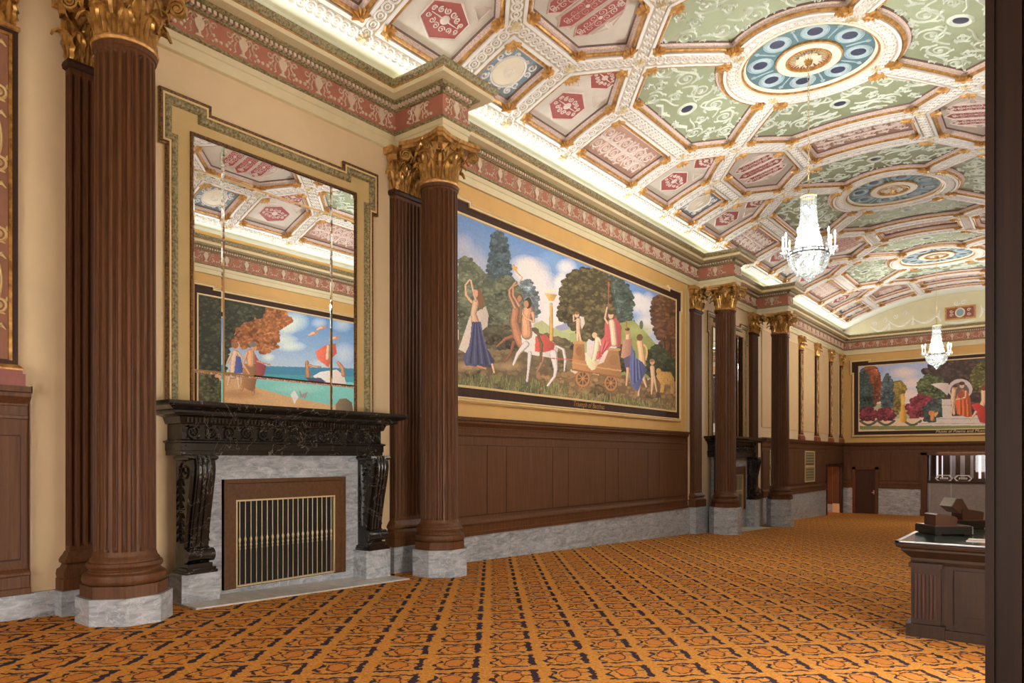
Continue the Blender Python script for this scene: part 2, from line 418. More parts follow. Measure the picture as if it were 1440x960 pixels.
# ---- entablature
COLS = [3.49, 8.42, 20.75, 25.9]
FX = -8.86
def ressaut_path(sign=1):
    p = [(FX, YE)]
    for yc in reversed(COLS):
        p += [(FX, yc + .30), (FX + 1.10, yc + .30), (FX + 1.10, yc - .30), (FX, yc - .30)]
    return p + [(FX, Y0)]
ENT = [('architrave', 'pale_cream', [(-.07, 5.14), (0, 5.14), (0, 5.27), (.02, 5.28), (.02, 5.365)]),
       ('leaf_bead', 'olive_leaf', [(.02, 5.365), (.05, 5.375), (.05, 5.405), (.0, 5.415)]),
       ('frieze_band', 'frieze', [(0, 5.415), (0, 5.755)]),
       ('bed_bead', 'olive_leaf', [(0, 5.755), (.035, 5.76), (.035, 5.785), (.04, 5.786)]),
       ('dentil_course', 'dark_line', [(.04, 5.786), (.04, 5.842)]),
       ('egg_moulding', 'olive_leaf', [(.04, 5.842), (.11, 5.845), (.14, 5.865), (.14, 5.885)]),
       ('corona', 'pale_cream', [(.14, 5.885), (.30, 5.885), (.30, 5.955)]),
       ('gold_line', 'gold_paint', [(.30, 5.955), (.312, 5.957), (.312, 5.972)]),
       ('cymatium', 'olive_leaf', [(.312, 5.972), (.325, 5.98), (.35, 6.02), (.36, 6.045), (.36, 6.075), (-.02, 6.075)])]
def offset_path_points(path, off, step):
    # points spaced along each straight run, pushed outward
    out = []
    for a, b in zip(path, path[1:]):
        L = math.hypot(b[0] - a[0], b[1] - a[1]); t = ((b[0] - a[0]) / L, (b[1] - a[1]) / L); nn = (-t[1], t[0])
        n = max(1, int(L / step))
        for i in range(n):
            d = (i + .5) * L / n
            out.append((a[0] + t[0] * d + nn[0] * off, a[1] + t[1] * d + nn[1] * off, t, nn))
    return out
def ridge(mb, pts, w, h, f, d0=0.0):
    """raised ribbon along 2D points; f(u, v, d) -> 3D; w number or list of half widths"""
    n = len(pts); ww = w if isinstance(w, (list, tuple)) else [w] * n; vs = []; fs = []
    for i, p in enumerate(pts):
        a, b = pts[max(i - 1, 0)], pts[min(i + 1, n - 1)]; dx, dy = b[0] - a[0], b[1] - a[1]; l = math.hypot(dx, dy) or 1
        nx, ny = -dy / l * ww[i], dx / l * ww[i]
        vs += [f(p[0] + nx, p[1] + ny, d0), f(p[0], p[1], d0 + h), f(p[0] - nx, p[1] - ny, d0)]
    for i in range(n - 1):
        for k in (0, 1): fs.append((3 * i + k, 3 * i + k + 1, 3 * i + 4 + k, 3 * i + 3 + k))
    mb.add(vs, fs)
def spiral(cx, cy, r0, r1, a0, turns, n=18):
    return [(cx + (r0 + (r1 - r0) * i / n) * math.cos(a0 + turns * 2 * PI * i / n), cy + (r0 + (r1 - r0) * i / n) * math.sin(a0 + turns * 2 * PI * i / n)) for i in range(n + 1)]
def disc(mb, cx, cy, r, h, f, n=12, d0=0.0, ry=None):
    ry = ry or r
    vs = [f(cx + r * math.cos(2 * PI * i / n), cy + ry * math.sin(2 * PI * i / n), d0) for i in range(n)] + [f(cx + .7 * r * math.cos(2 * PI * i / n), cy + .7 * ry * math.sin(2 * PI * i / n), d0 + h) for i in range(n)]
    mb.add(vs, [(i, (i + 1) % n, n + (i + 1) % n, n + i) for i in range(n)] + [tuple(range(n, 2 * n))])
def urn_mesh():
    mb = MB(); f = lambda u, v, d: (d, u, v)
    half = [(0, -.13), (.055, -.13), (.05, -.11), (.02, -.10), (.016, -.06), (.05, -.02), (.068, .04), (.06, .085), (.03, .10), (.03, .115), (.055, .135), (0, .14)]
    poly = half + [(-x, y) for x, y in half[::-1][1:-1]]
    mb.plate(poly, f, .025)
    for s in (-1, 1):
        ridge(mb, [(s * .04, .10), (s * .085, .13), (s * .11, .09), (s * .085, .055), (s * .06, .06)], .012, .02, f)
        ridge(mb, [(s * .06, .13), (s * .12, .145), (s * .155, .10), (s * .145, .04), (s * .175, .0), (s * .155, -.05)], [.008, .014, .014, .012, .012, .004], .02, f)
        ridge(mb, spiral(s * .20, .10, .05, .008, 0, s * 1.1, 10), .01, .018, f)
        ridge(mb, [(s * .10, .03), (s * .12, -.03), (s * .10, -.09), (s * .135, -.12)], [.01, .013, .011, .003], .018, f)
        disc(mb, s * .20, -.02, .025, .015, f, 7); disc(mb, s * .235, -.07, .03, .015, f, 7); disc(mb, s * .185, -.10, .018, .015, f, 7)
    disc(mb, .30, -.075, .028, .018, f, 8)
    return to_mesh('urn_relief', mb, MAT['relief'], smooth=40)
URN = urn_mesh()
def entablature(name, path, label, urn_step=.61, dentils=True):
    root = empty(name, (path[0][0], path[-1][1], 5.1), kind='structure', label=label)
    for nm, mt, prof in ENT: mk(nm, MB().sweep(prof, path), MAT[mt], root)
    if dentils:
        mb = MB()
        for x, y, t, nn in offset_path_points(path, .04, .075):
            a = .022; o = .055
            p = [(x - t[0] * a, y - t[1] * a), (x + t[0] * a, y + t[1] * a), (x + t[0] * a + nn[0] * o, y + t[1] * a + nn[1] * o), (x - t[0] * a + nn[0] * o, y - t[1] * a + nn[1] * o)]
            mb.hexa([(*q, 5.79) for q in p] + [(*q, 5.838) for q in p])
        o = mk('dentils', mb, MAT['relief'], root); o['kind'] = 'stuff'
    for x, y, t, nn in offset_path_points(path, .002, urn_step):
        sub('urn_relief', URN, root, (x, y, 5.585), (0, 0, math.atan2(nn[1], nn[0])))
    return root
entablature('trim_1', ressaut_path(), 'terracotta frieze with ivory urns and gilded cornice along the column wall')
entablature('trim_2', [(XR - .07, YE - .07), (XW + .07, YE - .07)], 'terracotta urn frieze and cornice above the garden mural')
entablature('trim_3', [(XR - .07, Y0), (XR - .07, YE)], 'terracotta urn frieze and cornice along the opposite wall')
# block behind each projecting entablature so that the projection is solid
for i, yc in enumerate(COLS):
    mk('entablature_core', MB().box(FX - .05, FX + 1.09, yc - .29, yc + .29, 5.145, 6.07), MAT['pale_cream'], bpy.data.objects['trim_1'])

# ---- wainscot and marble skirting
WT, WB = .77, -1.465
def wainscot(name, axis, plane, sgn, a0, a1, bounds, label, marble_plane=None, side='wall', ends=(False, False), slab=1.6):
    """axis 'y': runs along Y at X=plane facing +X (sgn 1) or -X; axis 'x': runs along X at Y=plane facing -Y"""
    root = empty(name, (plane, (a0 + a1) / 2, WB) if axis == 'y' else ((a0 + a1) / 2, plane, WB), kind='structure', label=label)
    def P(a, out, z): return (plane + sgn * out, a, z) if axis == 'y' else (a, plane + sgn * out, z)
    def bx(m, b0, b1, o0, o1, z0, z1):
        p, q = P(b0, o0, z0), P(b1, o1, z1); m.box(min(p[0], q[0]), max(p[0], q[0]), min(p[1], q[1]), max(p[1], q[1]), z0, z1)
    m = MB(); bx(m, a0, a1, 0, .045, WB + .005, WT - .05); mk('backing_board', m, MAT['wood_panel'], root)
    prof = [(.05, .42), (.07, .425), (.07, .455), (.05, .46), (.05, .56), (.065, .565), (.065, .585), (.09, .62), (.12, .66), (.12, .70), (.15, .71), (.15, .77), (0, .77)]
    path = [P(a1, 0, 0)[:2], P(a0, 0, 0)[:2]] if axis == 'y' and sgn > 0 else [P(a0, 0, 0)[:2], P(a1, 0, 0)[:2]]
    if axis == 'x': path = path[::-1]
    mk('cap_moulding', MB().sweep(prof, path), MAT['wood'], root)
    mk('base_moulding', MB().sweep([(.0, WB), (.10, WB), (.10, -1.40), (.085, -1.39), (.085, -1.27), (.10, -1.255), (.10, -1.23), (.06, -1.19), (.05, -1.16)], path), MAT['wood'], root)
    # solid end caps where a run ends in view
    m = MB()
    for e, a in zip(ends, (a0, a1)):
        if e: bx(m, a - .01, a, 0, .15, .70, .772); bx(m, a - .01, a, 0, .085, WB, .70)
    if m.v: mk('end_board', m, MAT['wood'], root)
    for b0, b1 in zip(bounds, bounds[1:]):
        m = MB(); g = .012
        bx(m, b0 + g, b1 - g, .04, .062, -1.08, .235)
        mk('wainscot_panel', m, MAT['wood_panel'], root)
        m = MB()
        for c0, c1, z0, z1 in ((b0, b0 + g, -1.10, .25), (b1 - g, b1, -1.10, .25), (b0, b1, .235, .25), (b0, b1, -1.10, -1.08)):
            bx(m, c0, c1, .04, .056, z0, z1)
        mk('panel_moulding', m, MAT['wood_dark'], root)
    return root
def skirting(name, axis, plane, sgn, a0, a1, label, slab=1.6, top=WB):
    root = empty(name, (plane, (a0 + a1) / 2, floor_z((a0 + a1) / 2)) if axis == 'y' else ((a0 + a1) / 2, plane, floor_z(plane)), kind='structure', label=label)
    n = max(1, round((a1 - a0) / slab))
    for i in range(n):
        b0, b1 = a0 + (a1 - a0) * i / n, a0 + (a1 - a0) * (i + 1) / n - .004
        m = MB()
        if axis == 'y': m.wedge(min(plane, plane + sgn * .07), max(plane, plane + sgn * .07), b0, b1, top)
        else: m.hexa([(x, y, floor_z(YE)) for x, y in ((b0, plane), (b0, plane - .07), (b1, plane - .07), (b1, plane))] + [(x, y, top) for x, y in ((b0, plane), (b0, plane - .07), (b1, plane - .07), (b1, plane))])
        mk('marble_slab', m, MAT['marble'], root)
    return root
PB = [8.85, 10.517, 11.114, 12.735, 13.351, 14.974, 15.597, 17.20, 17.873, 19.5]
wainscot('trim_4', 'y', XW, 1, 8.75, 19.68, PB, 'mahogany panelled wainscot under the chariot mural', ends=(False, True))
wainscot('trim_5', 'y', XW, 1, Y0, 2.82, [.2, 1.8, 2.4, 2.74], 'mahogany panelled wainscot under the near gilded pilaster', ends=(False, True))
FB = [26.3, 27.9, 28.5, 30.1, 30.7, 32.3, 32.9, 34.5, DY0 - .1]
wainscot('trim_6', 'y', XW, 1, 26.25, DY0 - .1, FB, 'mahogany panelled wainscot under the row of gilded pilasters', ends=(False, False))
skirting('baseboard_left', 'y', XW, 1, Y0, DY0 - .1, 'grey marble skirting following the sloping floor along the column wall')
wainscot('trim_7', 'x', YE, -1, -7.28, BX0 - .25, [-7.2, -6.75, -5.55], 'mahogany panelled wainscot between the far door and the ticket booth')
wainscot('trim_13', 'x', YE, -1, XW, -8.44, [-8.85, -8.5], 'narrow mahogany wainscot between the corner and the far door')
wainscot('trim_14', 'x', YE, -1, BX1 + .25, XR, [-1.9, -.3, .9], 'mahogany wainscot on the other side of the ticket booth')
r = mk('trim_15', MB().box(-8.44, -7.28, YE - .045, YE, -.44, .73), MAT['wood_panel'], kind='structure', label='mahogany panel above the far door')
mk('cap_moulding', MB().sweep([(.045, .42), (.07, .425), (.07, .455), (.05, .46), (.05, .56), (.065, .585), (.12, .66), (.12, .70), (.15, .71), (.15, .77), (0, .77)], [(-7.28, YE), (-8.44, YE)]), MAT['wood'], r)
skirting('baseboard_end', 'x', YE, -1, -7.28, BX0 - .25, 'grey marble skirting between the far door and the ticket booth')
skirting('baseboard_corner', 'x', YE, -1, XW + .05, -8.44, 'grey marble skirting in the corner beside the far door')
skirting('baseboard_booth', 'x', YE, -1, BX1 + .25, XR, 'grey marble skirting past the ticket booth')
wainscot('trim_8', 'y', XR, -1, 11.8, 38.1, [12 + 1.8 * k for k in range(15)], 'mahogany panelled wainscot under the beach mural')
skirting('baseboard_right', 'y', XR, -1, 11.8, 38.1, 'grey marble skirting along the opposite wall')
# piece of wainscot over the doorway and beside it
mb = MB().box(XW, XW + .06, DY0 - .1, YE, DZ + .14, WT - .02); mb.box(XW, XW + .06, DY1 + .1, YE, -2.9, DZ + .2)
r = mk('trim_9', mb, MAT['wood_panel'], kind='structure', label='mahogany panelling over the side doorway')
mk('cap_moulding', MB().sweep([(.05, .42), (.07, .425), (.07, .455), (.05, .46), (.05, .56), (.065, .585), (.12, .66), (.12, .70), (.15, .71), (.15, .77), (0, .77)], [(XW, YE), (XW, DY0 - .1)]), MAT['wood'], r)
mb = MB().box(XW - .02, XW + .10, DY0 - .12, DY0, floor_z(DY0), DZ); mb.box(XW - .02, XW + .10, DY1, DY1 + .12, floor_z(DY1), DZ)
d = mk('door_2', mb, MAT['wood_dark'], kind='structure', label='wooden doorway casing opening onto a warmly lit corridor')
mk('door_head', MB().box(XW - .02, XW + .12, DY0 - .14, DY1 + .14, DZ, DZ + .13), MAT['wood_dark'], d)
mk('door_closer', MB().box(XW + .12, XW + .2, DY0 + .3, DY1 - .3, DZ + .02, DZ + .10), MAT['black_plastic'], d)
mb = MB().box(XW - .34, XW - .02, DY1 - .02, DY1 + .02, -2.25, DZ); mk('door_reveal', mb, MAT['wood_panel'], d)

# far door in the end wall
d = empty('door_1', (-7.87, YE, floor_z(YE)), kind='structure', label='dark mahogany panelled door in the end wall beside the marble slabs')
zt, zb = -.56, floor_z(YE)
mb = MB(); mb.box(-8.44, -8.30, YE - .13, YE, zb, zt + .13); mb.box(-7.42, -7.28, YE - .13, YE, zb, zt + .13); mb.box(-8.44, -7.28, YE - .13, YE, zt, zt + .13)
mk('door_casing', mb, MAT['wood'], d)
lf = mk('door_leaf', MB().box(-8.30, -7.42, YE - .075, YE, zb, zt), MAT['wood_dark'], d)
for z0, z1 in ((-1.55, -.72), (-1.95, -1.68), (-2.6, -2.05)):
    mk('door_panel', MB().box(-8.16, -7.56, YE - .095, YE - .07, z0, z1), MAT['wood_dark'], lf)
mk('door_handle', MB().box(-7.56, -7.46, YE - .15, YE - .08, -1.70, -1.66).box(-7.50, -7.46, YE - .10, YE - .07, -1.76, -1.56), MAT['brass'], lf)

# ticket booth
b = empty('window_1', ((BX0 + BX1) / 2, YE, floor_z(YE)), kind='structure', label='lit ticket booth window framed in mahogany in the end wall')
zb = floor_z(YE)
mb = MB(); mb.box(BX0 - .25, BX0, YE - .14, YE + .02, zb, BZ + .12); mb.box(BX1, BX1 + .25, YE - .14, YE + .02, zb, BZ + .12); mb.box(BX0 - .25, BX1 + .25, YE - .14, YE + .02, BZ, BZ + .12)
mb.box(BX0 - .28, BX0 + .02, YE - .17, YE, zb, zb + .32)
mk('booth_casing', mb, MAT['wood'], b)
mk('booth_back', MB().box(BX0, BX1, YE + 1.3, YE + 1.35, zb, BZ + .3).box(BX0 - .05, BX0, YE, YE + 1.35, zb, BZ + .3).box(BX1, BX1 + .05, YE, YE + 1.35, zb, BZ + .3).box(BX0, BX1, YE, YE + 1.35, BZ + .2, BZ + .3), MAT['wood_dark'], b)
mk('booth_counter', MB().box(BX0, BX1, YE + .05, YE + .12, zb, -1.16), MAT['booth_panel'], b)
mk('counter_rail', MB().box(BX0, BX1, YE, YE + .14, -1.16, -1.05), MAT['wood_dark'], b)
for x0, x1 in ((-5.0, -4.93), (-4.78, -4.74), (-4.45, -4.22), (-4.02, -3.84), (-3.62, -3.50), (-3.30, -3.2), (-3.05, -3.0), (-2.75, -2.7)):
    narrow = x1 - x0 < .11
    mk('light_tube' if narrow else 'patterned_strip', MB().box(x0, x1, YE + 1.22, YE + 1.28, -.95, .12), MAT['tube_light'] if narrow else MAT['booth_panel'], b)
for x in (-5.12, -4.26):
    mk('mullion', MB().box(x - .015, x + .015, YE + .01, YE + .05, -2.6 if x > -5 else zb, BZ), MAT['steel'], b)
mk('glass_pane', MB().box(BX0, BX1, YE + .06, YE + .065, -1.05, BZ), MAT['glass'], b)
for xc in (-4.55, -3.80):
    hexp = lambda w, h: [(xc - w, -.93), (xc - w + .12, -.93 + h), (xc + w - .12, -.93 + h), (xc + w, -.93), (xc + w - .12, -.93 - h), (xc - w + .12, -.93 - h)]
    o_, i_ = hexp(.36, .155), hexp(.30, .115); m = MB()
    m.add([(x, YE + .05, z) for x, z in o_ + i_], [(k, (k + 1) % 6, 6 + (k + 1) % 6, 6 + k) for k in range(6)])
    for k in range(5): m.box(xc - .16 + k * .07, xc - .115 + k * .07, YE + .048, YE + .052, -.975, -.885)
    mk('window_emblem', m, MAT['paper'], b)
l = bpy.data.lights.new('booth_lamp', 'AREA'); l.energy = 16; l.size = 2; l.color = (1, .95, 1)
o = bpy.data.objects.new('booth_lamp', l); COL.objects.link(o); o.location = ((BX0 + BX1) / 2, YE + .7, BZ + .15 + E0)

r = mk('trim_12', MB().box(BX0 - .25, BX1 + .25, YE - .045, YE, BZ + .12, WT - .03), MAT['wood_panel'], kind='structure', label='mahogany panelling above the ticket booth')
mk('cap_moulding', MB().sweep([(.045, .42), (.07, .425), (.07, .455), (.05, .46), (.05, .56), (.065, .585), (.12, .66), (.12, .70), (.15, .71), (.15, .77), (0, .77)], [(BX1 + .25, YE), (BX0 - .25, YE)]), MAT['wood'], r)
# wall grilles of the far bay
for i, (y0, y1) in enumerate(((31.55, 33.05), (27.0, 27.5))):
    g = empty('air_grille', (XW + .06, (y0 + y1) / 2, -1.0), label=('sage green louvred air grille set in the far wainscot near the side doorway', 'sage green louvred air grille close behind the farthest column')[i], cat='grille', group='air grilles in the far wainscot')
    m = MB(); m.box(XW + .05, XW + .085, y0, y1, -1.03, -.97); m.box(XW + .05, XW + .085, y0, y1, .25, .31); m.box(XW + .05, XW + .085, y0, y0 + .08, -1, .28); m.box(XW + .05, XW + .085, y1 - .08, y1, -1, .28); m.box(XW + .05, XW + .085, y0, y1, -.40, -.30)
    mk('grille_frame', m, MAT['tan'], g)
    for k in range(10):
        z = -.95 + k * .12
        if abs(z + .35) < .07: continue
        mk('louvre', MB().box(XW + .055, XW + .075, y0 + .08, y1 - .08, z, z + .085), MAT['grille'], g)

# ------------------------------------------------------------------ columns
def leaf_mesh(name, h, w, curl, mat):
    mb = MB(); n, k = 12, 6; path = []
    for i in range(n + 1):
        t = i / n
        if t < .68: path.append((.012 + .05 * (t / .68) ** 2, h * .92 * t / .68))
        else:
            a = (t - .68) / .32 * PI * .95; path.append((.062 + curl * (1 - math.cos(a)) * .5 + .01 * math.sin(a), h * .92 + curl * .55 * math.sin(a) - .25 * curl * (1 - math.cos(a))))
    for i, (x, z) in enumerate(path):
        t = i / n; hw = w * (.55 + .45 * math.sin(PI * min(1, t * 1.15))) * (1 + .16 * math.sin(t * 24))
        if t > .8: hw *= max(.25, 1 - (t - .8) * 3.2)
        for j in range(k + 1):
            a = 2 * j / k - 1
            mb.v.append((x - .30 * hw * a * a + .012 * math.cos(a * 9), a * hw, z - .10 * hw * abs(a)))
    for i in range(n):
        for j in range(k): mb.f.append((i * (k + 1) + j, i * (k + 1) + j + 1, (i + 1) * (k + 1) + j + 1, (i + 1) * (k + 1) + j))
    return to_mesh(name, mb, mat, smooth=50)
LEAF_LOW = leaf_mesh('acanthus_leaf', .27, .105, .12, MAT['gold'])
LEAF_UP = leaf_mesh('acanthus_leaf', .43, .10, .13, MAT['gold'])
LEAF_SMALL = leaf_mesh('acanthus_leaf', .20, .09, .10, MAT['gold'])
def volute_mesh(name, r, wid, stem):
    mb = MB(); pts = [(-stem, -stem * 1.25), (-stem * .75, -stem * .55), (-stem * .45, -.1 * stem)]
    for i in range(20):
        a = PI * .75 - i * PI * .22; rr = r * (1 - i / 24); pts.append((rr * math.cos(a), rr * math.sin(a)))
    n = len(pts); vs = []; fs = []
    for i, p in enumerate(pts):
        a, b = pts[max(i - 1, 0)], pts[min(i + 1, n - 1)]; dx, dz = b[0] - a[0], b[1] - a[1]; l = math.hypot(dx, dz); nx, nz = -dz / l, dx / l
        th = r * .13; hw = wid * (.55 + .45 * min(1, i / 4))
        for s, o in ((-1, -th), (1, -th), (1, th), (-1, th)): vs.append((p[0] + nx * o, s * hw, p[1] + nz * o))
    for i in range(n - 1):
        for j in range(4): fs.append((4 * i + j, 4 * i + (j + 1) % 4, 4 * i + 4 + (j + 1) % 4, 4 * i + 4 + j))
    mb.add(vs, fs)
    mb.add([(.25 * r * math.cos(q * PI / 3), s * wid * 1.15, .25 * r * math.sin(q * PI / 3)) for s in (-1, 1) for q in range(6)], [tuple(range(6)), tuple(range(6, 12))] + [(q, (q + 1) % 6, 6 + (q + 1) % 6, 6 + q) for q in range(6)])
    return to_mesh(name, mb, MAT['gold'], smooth=35)
VOL = volute_mesh('volute', .10, .035, .22)
HEL = volute_mesh('helix', .062, .022, .13)
def fleuron_mesh():
    mb = MB(); f = lambda u, v, d: (d, u, v)
    for i in range(6): 
        a = i * PI / 3; ridge(mb, [(0, 0), (.05 * math.cos(a), .05 * math.sin(a)), (.085 * math.cos(a), .085 * math.sin(a))], [.012, .035, .012], .045, f)
    disc(mb, 0, 0, .03, .06, f, 8); return to_mesh('fleuron', mb, MAT['gold'], smooth=40)
FLEU = fleuron_mesh()
def abacus_poly(h, c, dip):
    pts = []
    for q in range(4):
        a = q * PI / 2; ca, sa = math.cos(a), math.sin(a)
        for i in range(9):
            t = -1 + 2 * i / 8; x = h - dip * (1 - t * t); y = t * (h - c)
            pts.append((x * ca - y * sa, x * sa + y * ca))
    return pts
ZP, ZS, ZC, ZA = -1.465, -1.045, 4.41, 5.14
CX = -8.12
def build_column(yc):
    root = empty('fluted_column', (CX, yc, ZP))
    c = (CX, yc, 0)
    octa = lambda r: [(CX + r / math.cos(PI / 8) * math.cos(PI / 8 + i * PI / 4), yc + r / math.cos(PI / 8) * math.sin(PI / 8 + i * PI / 4)) for i in range(8)]
    mb = MB(); mb.prism(octa(.395), lambda p: (*p, ZP), lambda p: (*p, ZP + .125)); mk('plinth_block', mb, MAT['wood'], root)
    prof = [(.385, .125), (.405, .14), (.414, .175), (.405, .225), (.385, .24), (.36, .245), (.36, .26), (.345, .275), (.345, .285), (.362, .29), (.366, .295), (.378, .32), (.366, .352), (.345, .36), (.34, .385), (.325, .40), (.312, .42)]
    mk('column_base', MB().lathe([(r, ZP + z) for r, z in prof], 48, c), MAT['wood'], root, smooth=40)
    lev = [(ZS, 0, .315), (ZS + .03, 0, .306), (ZS + .05, 0, .305), (ZS + .06, .55, .305), (ZS + .075, .85, .305), (ZS + .10, 1, .305), (1.0, 1, .303), (2.8, 1, .298), (ZC - .13, 1, .294), (ZC - .105, .85, .293), (ZC - .09, .55, .293), (ZC - .08, 0, .293), (ZC - .05, 0, .293), (ZC - .04, 0, .31), (ZC, 0, .315)]
    fr = [(0, 0), (.17, 0), (.27, .75), (.42, 1), (.58, 1), (.73, .75), (.83, 0)]; nf = 22; vs = []
    for z, dep, r in lev:
        for q in range(nf):
            for t, d in fr:
                a = 2 * PI * (q + t) / nf; rr = r - .038 * d * dep; vs.append((CX + rr * math.cos(a), yc + rr * math.sin(a), z))
    m = nf * len(fr); fs = [(i * m + j, i * m + (j + 1) % m, (i + 1) * m + (j + 1) % m, (i + 1) * m + j) for i in range(len(lev) - 1) for j in range(m)]
    mk('fluted_shaft', MB().add(vs, fs), MAT['wood'], root, smooth=35)
    mk('astragal', MB().lathe([(.29, ZC), (.325, ZC + .005), (.335, ZC + .03), (.325, ZC + .055), (.29, ZC + .06)], 40, c), MAT['gold_paint'], root, smooth=40)
    cap = mk('capital', MB().lathe([(.275, ZC + .06), (.275, ZC + .30), (.30, ZC + .45), (.36, ZC + .60), (.38, ZC + .62)], 32, c), MAT['gold_paint'], root, smooth=40)
    zc = ZC + .06
    for i in range(8):
        a = i * PI / 4 + PI / 8; sub('leaf', LEAF_LOW, cap, (CX + .275 * math.cos(a), yc + .275 * math.sin(a), zc), (0, 0, a))
        a = i * PI / 4; sub('leaf', LEAF_UP, cap, (CX + .285 * math.cos(a), yc + .285 * math.sin(a), zc), (0, 0, a))
    for i in range(4):
        a = PI / 4 + i * PI / 2; sub('volute', VOL, cap, (CX + .55 * math.cos(a), yc + .55 * math.sin(a), ZC + .53), (0, 0, a))
        b = i * PI / 2
        for s in (-1, 1): sub('helix', HEL, cap, (CX + .385 * math.cos(b) - s * .10 * math.sin(b), yc + .385 * math.sin(b) + s * .10 * math.cos(b), ZC + .56), (0, 0, b - s * PI / 2.4))
        sub('fleuron', FLEU, cap, (CX + .38 * math.cos(b), yc + .38 * math.sin(b), ZC + .65), (0, 0, b))
    m = MB()
    for (h, z0, z1) in ((.46, ZC + .62, ZC + .67), (.50, ZC + .67, ZA)):
        m.prism([(CX + x, yc + y) for x, y in abacus_poly(h, .06, .085)], lambda p: (*p, z0), lambda p: (*p, z1))
    mk('abacus', m, MAT['gold_paint'], cap)
    return root
COL_L = ['fluted mahogany column with gilded capital left of the large framed mirror', 'fluted mahogany column with gilded capital between the large mirror and the chariot mural',
         'fluted mahogany column with gilded capital between the chariot mural and the farther fireplace', 'fluted mahogany column with gilded capital between the farther fireplace and the row of thin gilded pilasters']
col0 = build_column(COLS[0])
croots = [col0 if i == 0 else copy_tree(col0, loc=(CX, yc, ZP)) for i, yc in enumerate(COLS)]
for i, (r, yc) in enumerate(zip(croots, COLS)):
    tag(r, COL_L[i], 'column', 'fluted mahogany columns along the wall')
    octa = [(CX + .435 / math.cos(PI / 8) * math.cos(PI / 8 + k * PI / 4), yc + .435 / math.cos(PI / 8) * math.sin(PI / 8 + k * PI / 4)) for k in range(8)]
    mk('marble_plinth', MB().prism(octa, lambda p: (*p, floor_z(p[1]) - .01), lambda p: (*p, ZP)), MAT['marble'], r)

# ------------------------------------------------------------------ fluted pilasters behind the columns
PXF = -8.80
XP = XW + .003
def build_pilaster(yc):
    root = empty('fluted_pilaster', (XP, yc, ZP)); hw = .30
    def ring(dx, dy): return [(XP, yc + hw + dy), (PXF + dx, yc + hw + dy), (PXF + dx, yc - hw - dy), (XP, yc - hw - dy)]
    mb = MB().prism(ring(.10, .10), lambda p: (*p, ZP), lambda p: (*p, ZP + .125)); mk('plinth_block', mb, MAT['wood'], root)
    path = [(XP, yc + hw), (PXF, yc + hw), (PXF, yc - hw), (XP, yc - hw)]
    mk('pilaster_base', MB().sweep([(0, ZP + .125), (.09, ZP + .125), (.10, ZP + .175), (.09, ZP + .225), (.055, ZP + .245), (.04, ZP + .28), (.065, ZP + .30), (.07, ZP + .325), (.055, ZP + .355), (.03, ZP + .385), (.01, ZP + .42), (0, ZP + .42)], path), MAT['wood'], root, smooth=40)
    lev = [(ZS, 0), (ZS + .05, 0), (ZS + .06, .55), (ZS + .075, .85), (ZS + .10, 1), (ZC - .13, 1), (ZC - .105, .85), (ZC - .09, .55), (ZC - .08, 0), (ZC, 0)]
    sec = [(XP, yc + hw, 0, 0)]
    def face(p, q, nfl, nx, ny):
        out = []; L = math.hypot(q[0] - p[0], q[1] - p[1]); w = L / (nfl + .25)
        for k in range(nfl):
            for t, d in ((.25, 0), (.33, .75), (.5, 1), (.75, 1), (.92, .75), (1.0, 0)):
                s = (k + t) * w / L; out.append((p[0] + (q[0] - p[0]) * s, p[1] + (q[1] - p[1]) * s, -nx * d, -ny * d))
        return out
    sec += face((XP, yc + hw), (PXF, yc + hw), 2, 0, 1) + [(PXF, yc + hw, 0, 0)] + face((PXF, yc + hw), (PXF, yc - hw), 7, 1, 0) + [(PXF, yc - hw, 0, 0)] + face((PXF, yc - hw), (XP, yc - hw), 2, 0, -1) + [(XP, yc - hw, 0, 0)]
    m = len(sec); vs = [(x + .034 * dx * k, y + .034 * dy * k, z) for z, k in lev for x, y, dx, dy in sec]
    fs = [(i * m + j, i * m + j + 1, (i + 1) * m + j + 1, (i + 1) * m + j) for i in range(len(lev) - 1) for j in range(m - 1)]
    mk('fluted_shaft', MB().add(vs, fs), MAT['wood'], root, smooth=35)
    mk('neck_moulding', MB().sweep([(0, ZC - .03), (.03, ZC - .02), (.04, ZC + .02), (.03, ZC + .055), (0, ZC + .06)], path), MAT['wood_dark'], root)
    cap = mk('capital', MB().sweep([(-.01, ZC + .06), (-.01, ZC + .3), (.03, ZC + .45), (.08, ZC + .62)], path), MAT['gold_paint'], root)
    zc = ZC + .06
    for k in (-1, 0, 1): sub('leaf', LEAF_LOW, cap, (PXF, yc + k * .22, zc), (0, 0, 0))
    for k in (-1, 1): sub('leaf', LEAF_UP, cap, (PXF, yc + k * .12, zc), (0, 0, 0)); sub('volute', VOL, cap, (PXF + .07, yc + k * .36, ZC + .53), (0, 0, k * PI / 4)); sub('leaf', LEAF_LOW, cap, (XP + .115, yc + k * hw, zc), (0, 0, k * PI / 2)); sub('leaf', LEAF_UP, cap, (PXF - .01, yc + k * hw, zc), (0, 0, k * PI / 4)); sub('helix', HEL, cap, (PXF + .08, yc + k * .10, ZC + .56), (0, 0, -k * PI / 2.4))
    sub('fleuron', FLEU, cap, (PXF + .06, yc, ZC + .65), (0, 0, 0))
    mk('abacus', MB().prism(ring(.08, .14), lambda p: (*p, ZC + .62), lambda p: (*p, ZA)), MAT['gold_paint'], cap)
    return root
PIL_L = ['flat fluted mahogany pilaster with gilded capital next to the plain cream pier', 'flat fluted mahogany pilaster with gilded capital between large mirror and chariot mural',
         'flat fluted mahogany pilaster with gilded capital at the leopard end of the chariot mural', 'flat fluted mahogany pilaster with gilded capital past the farther fireplace']
pil0 = build_pilaster(COLS[0])
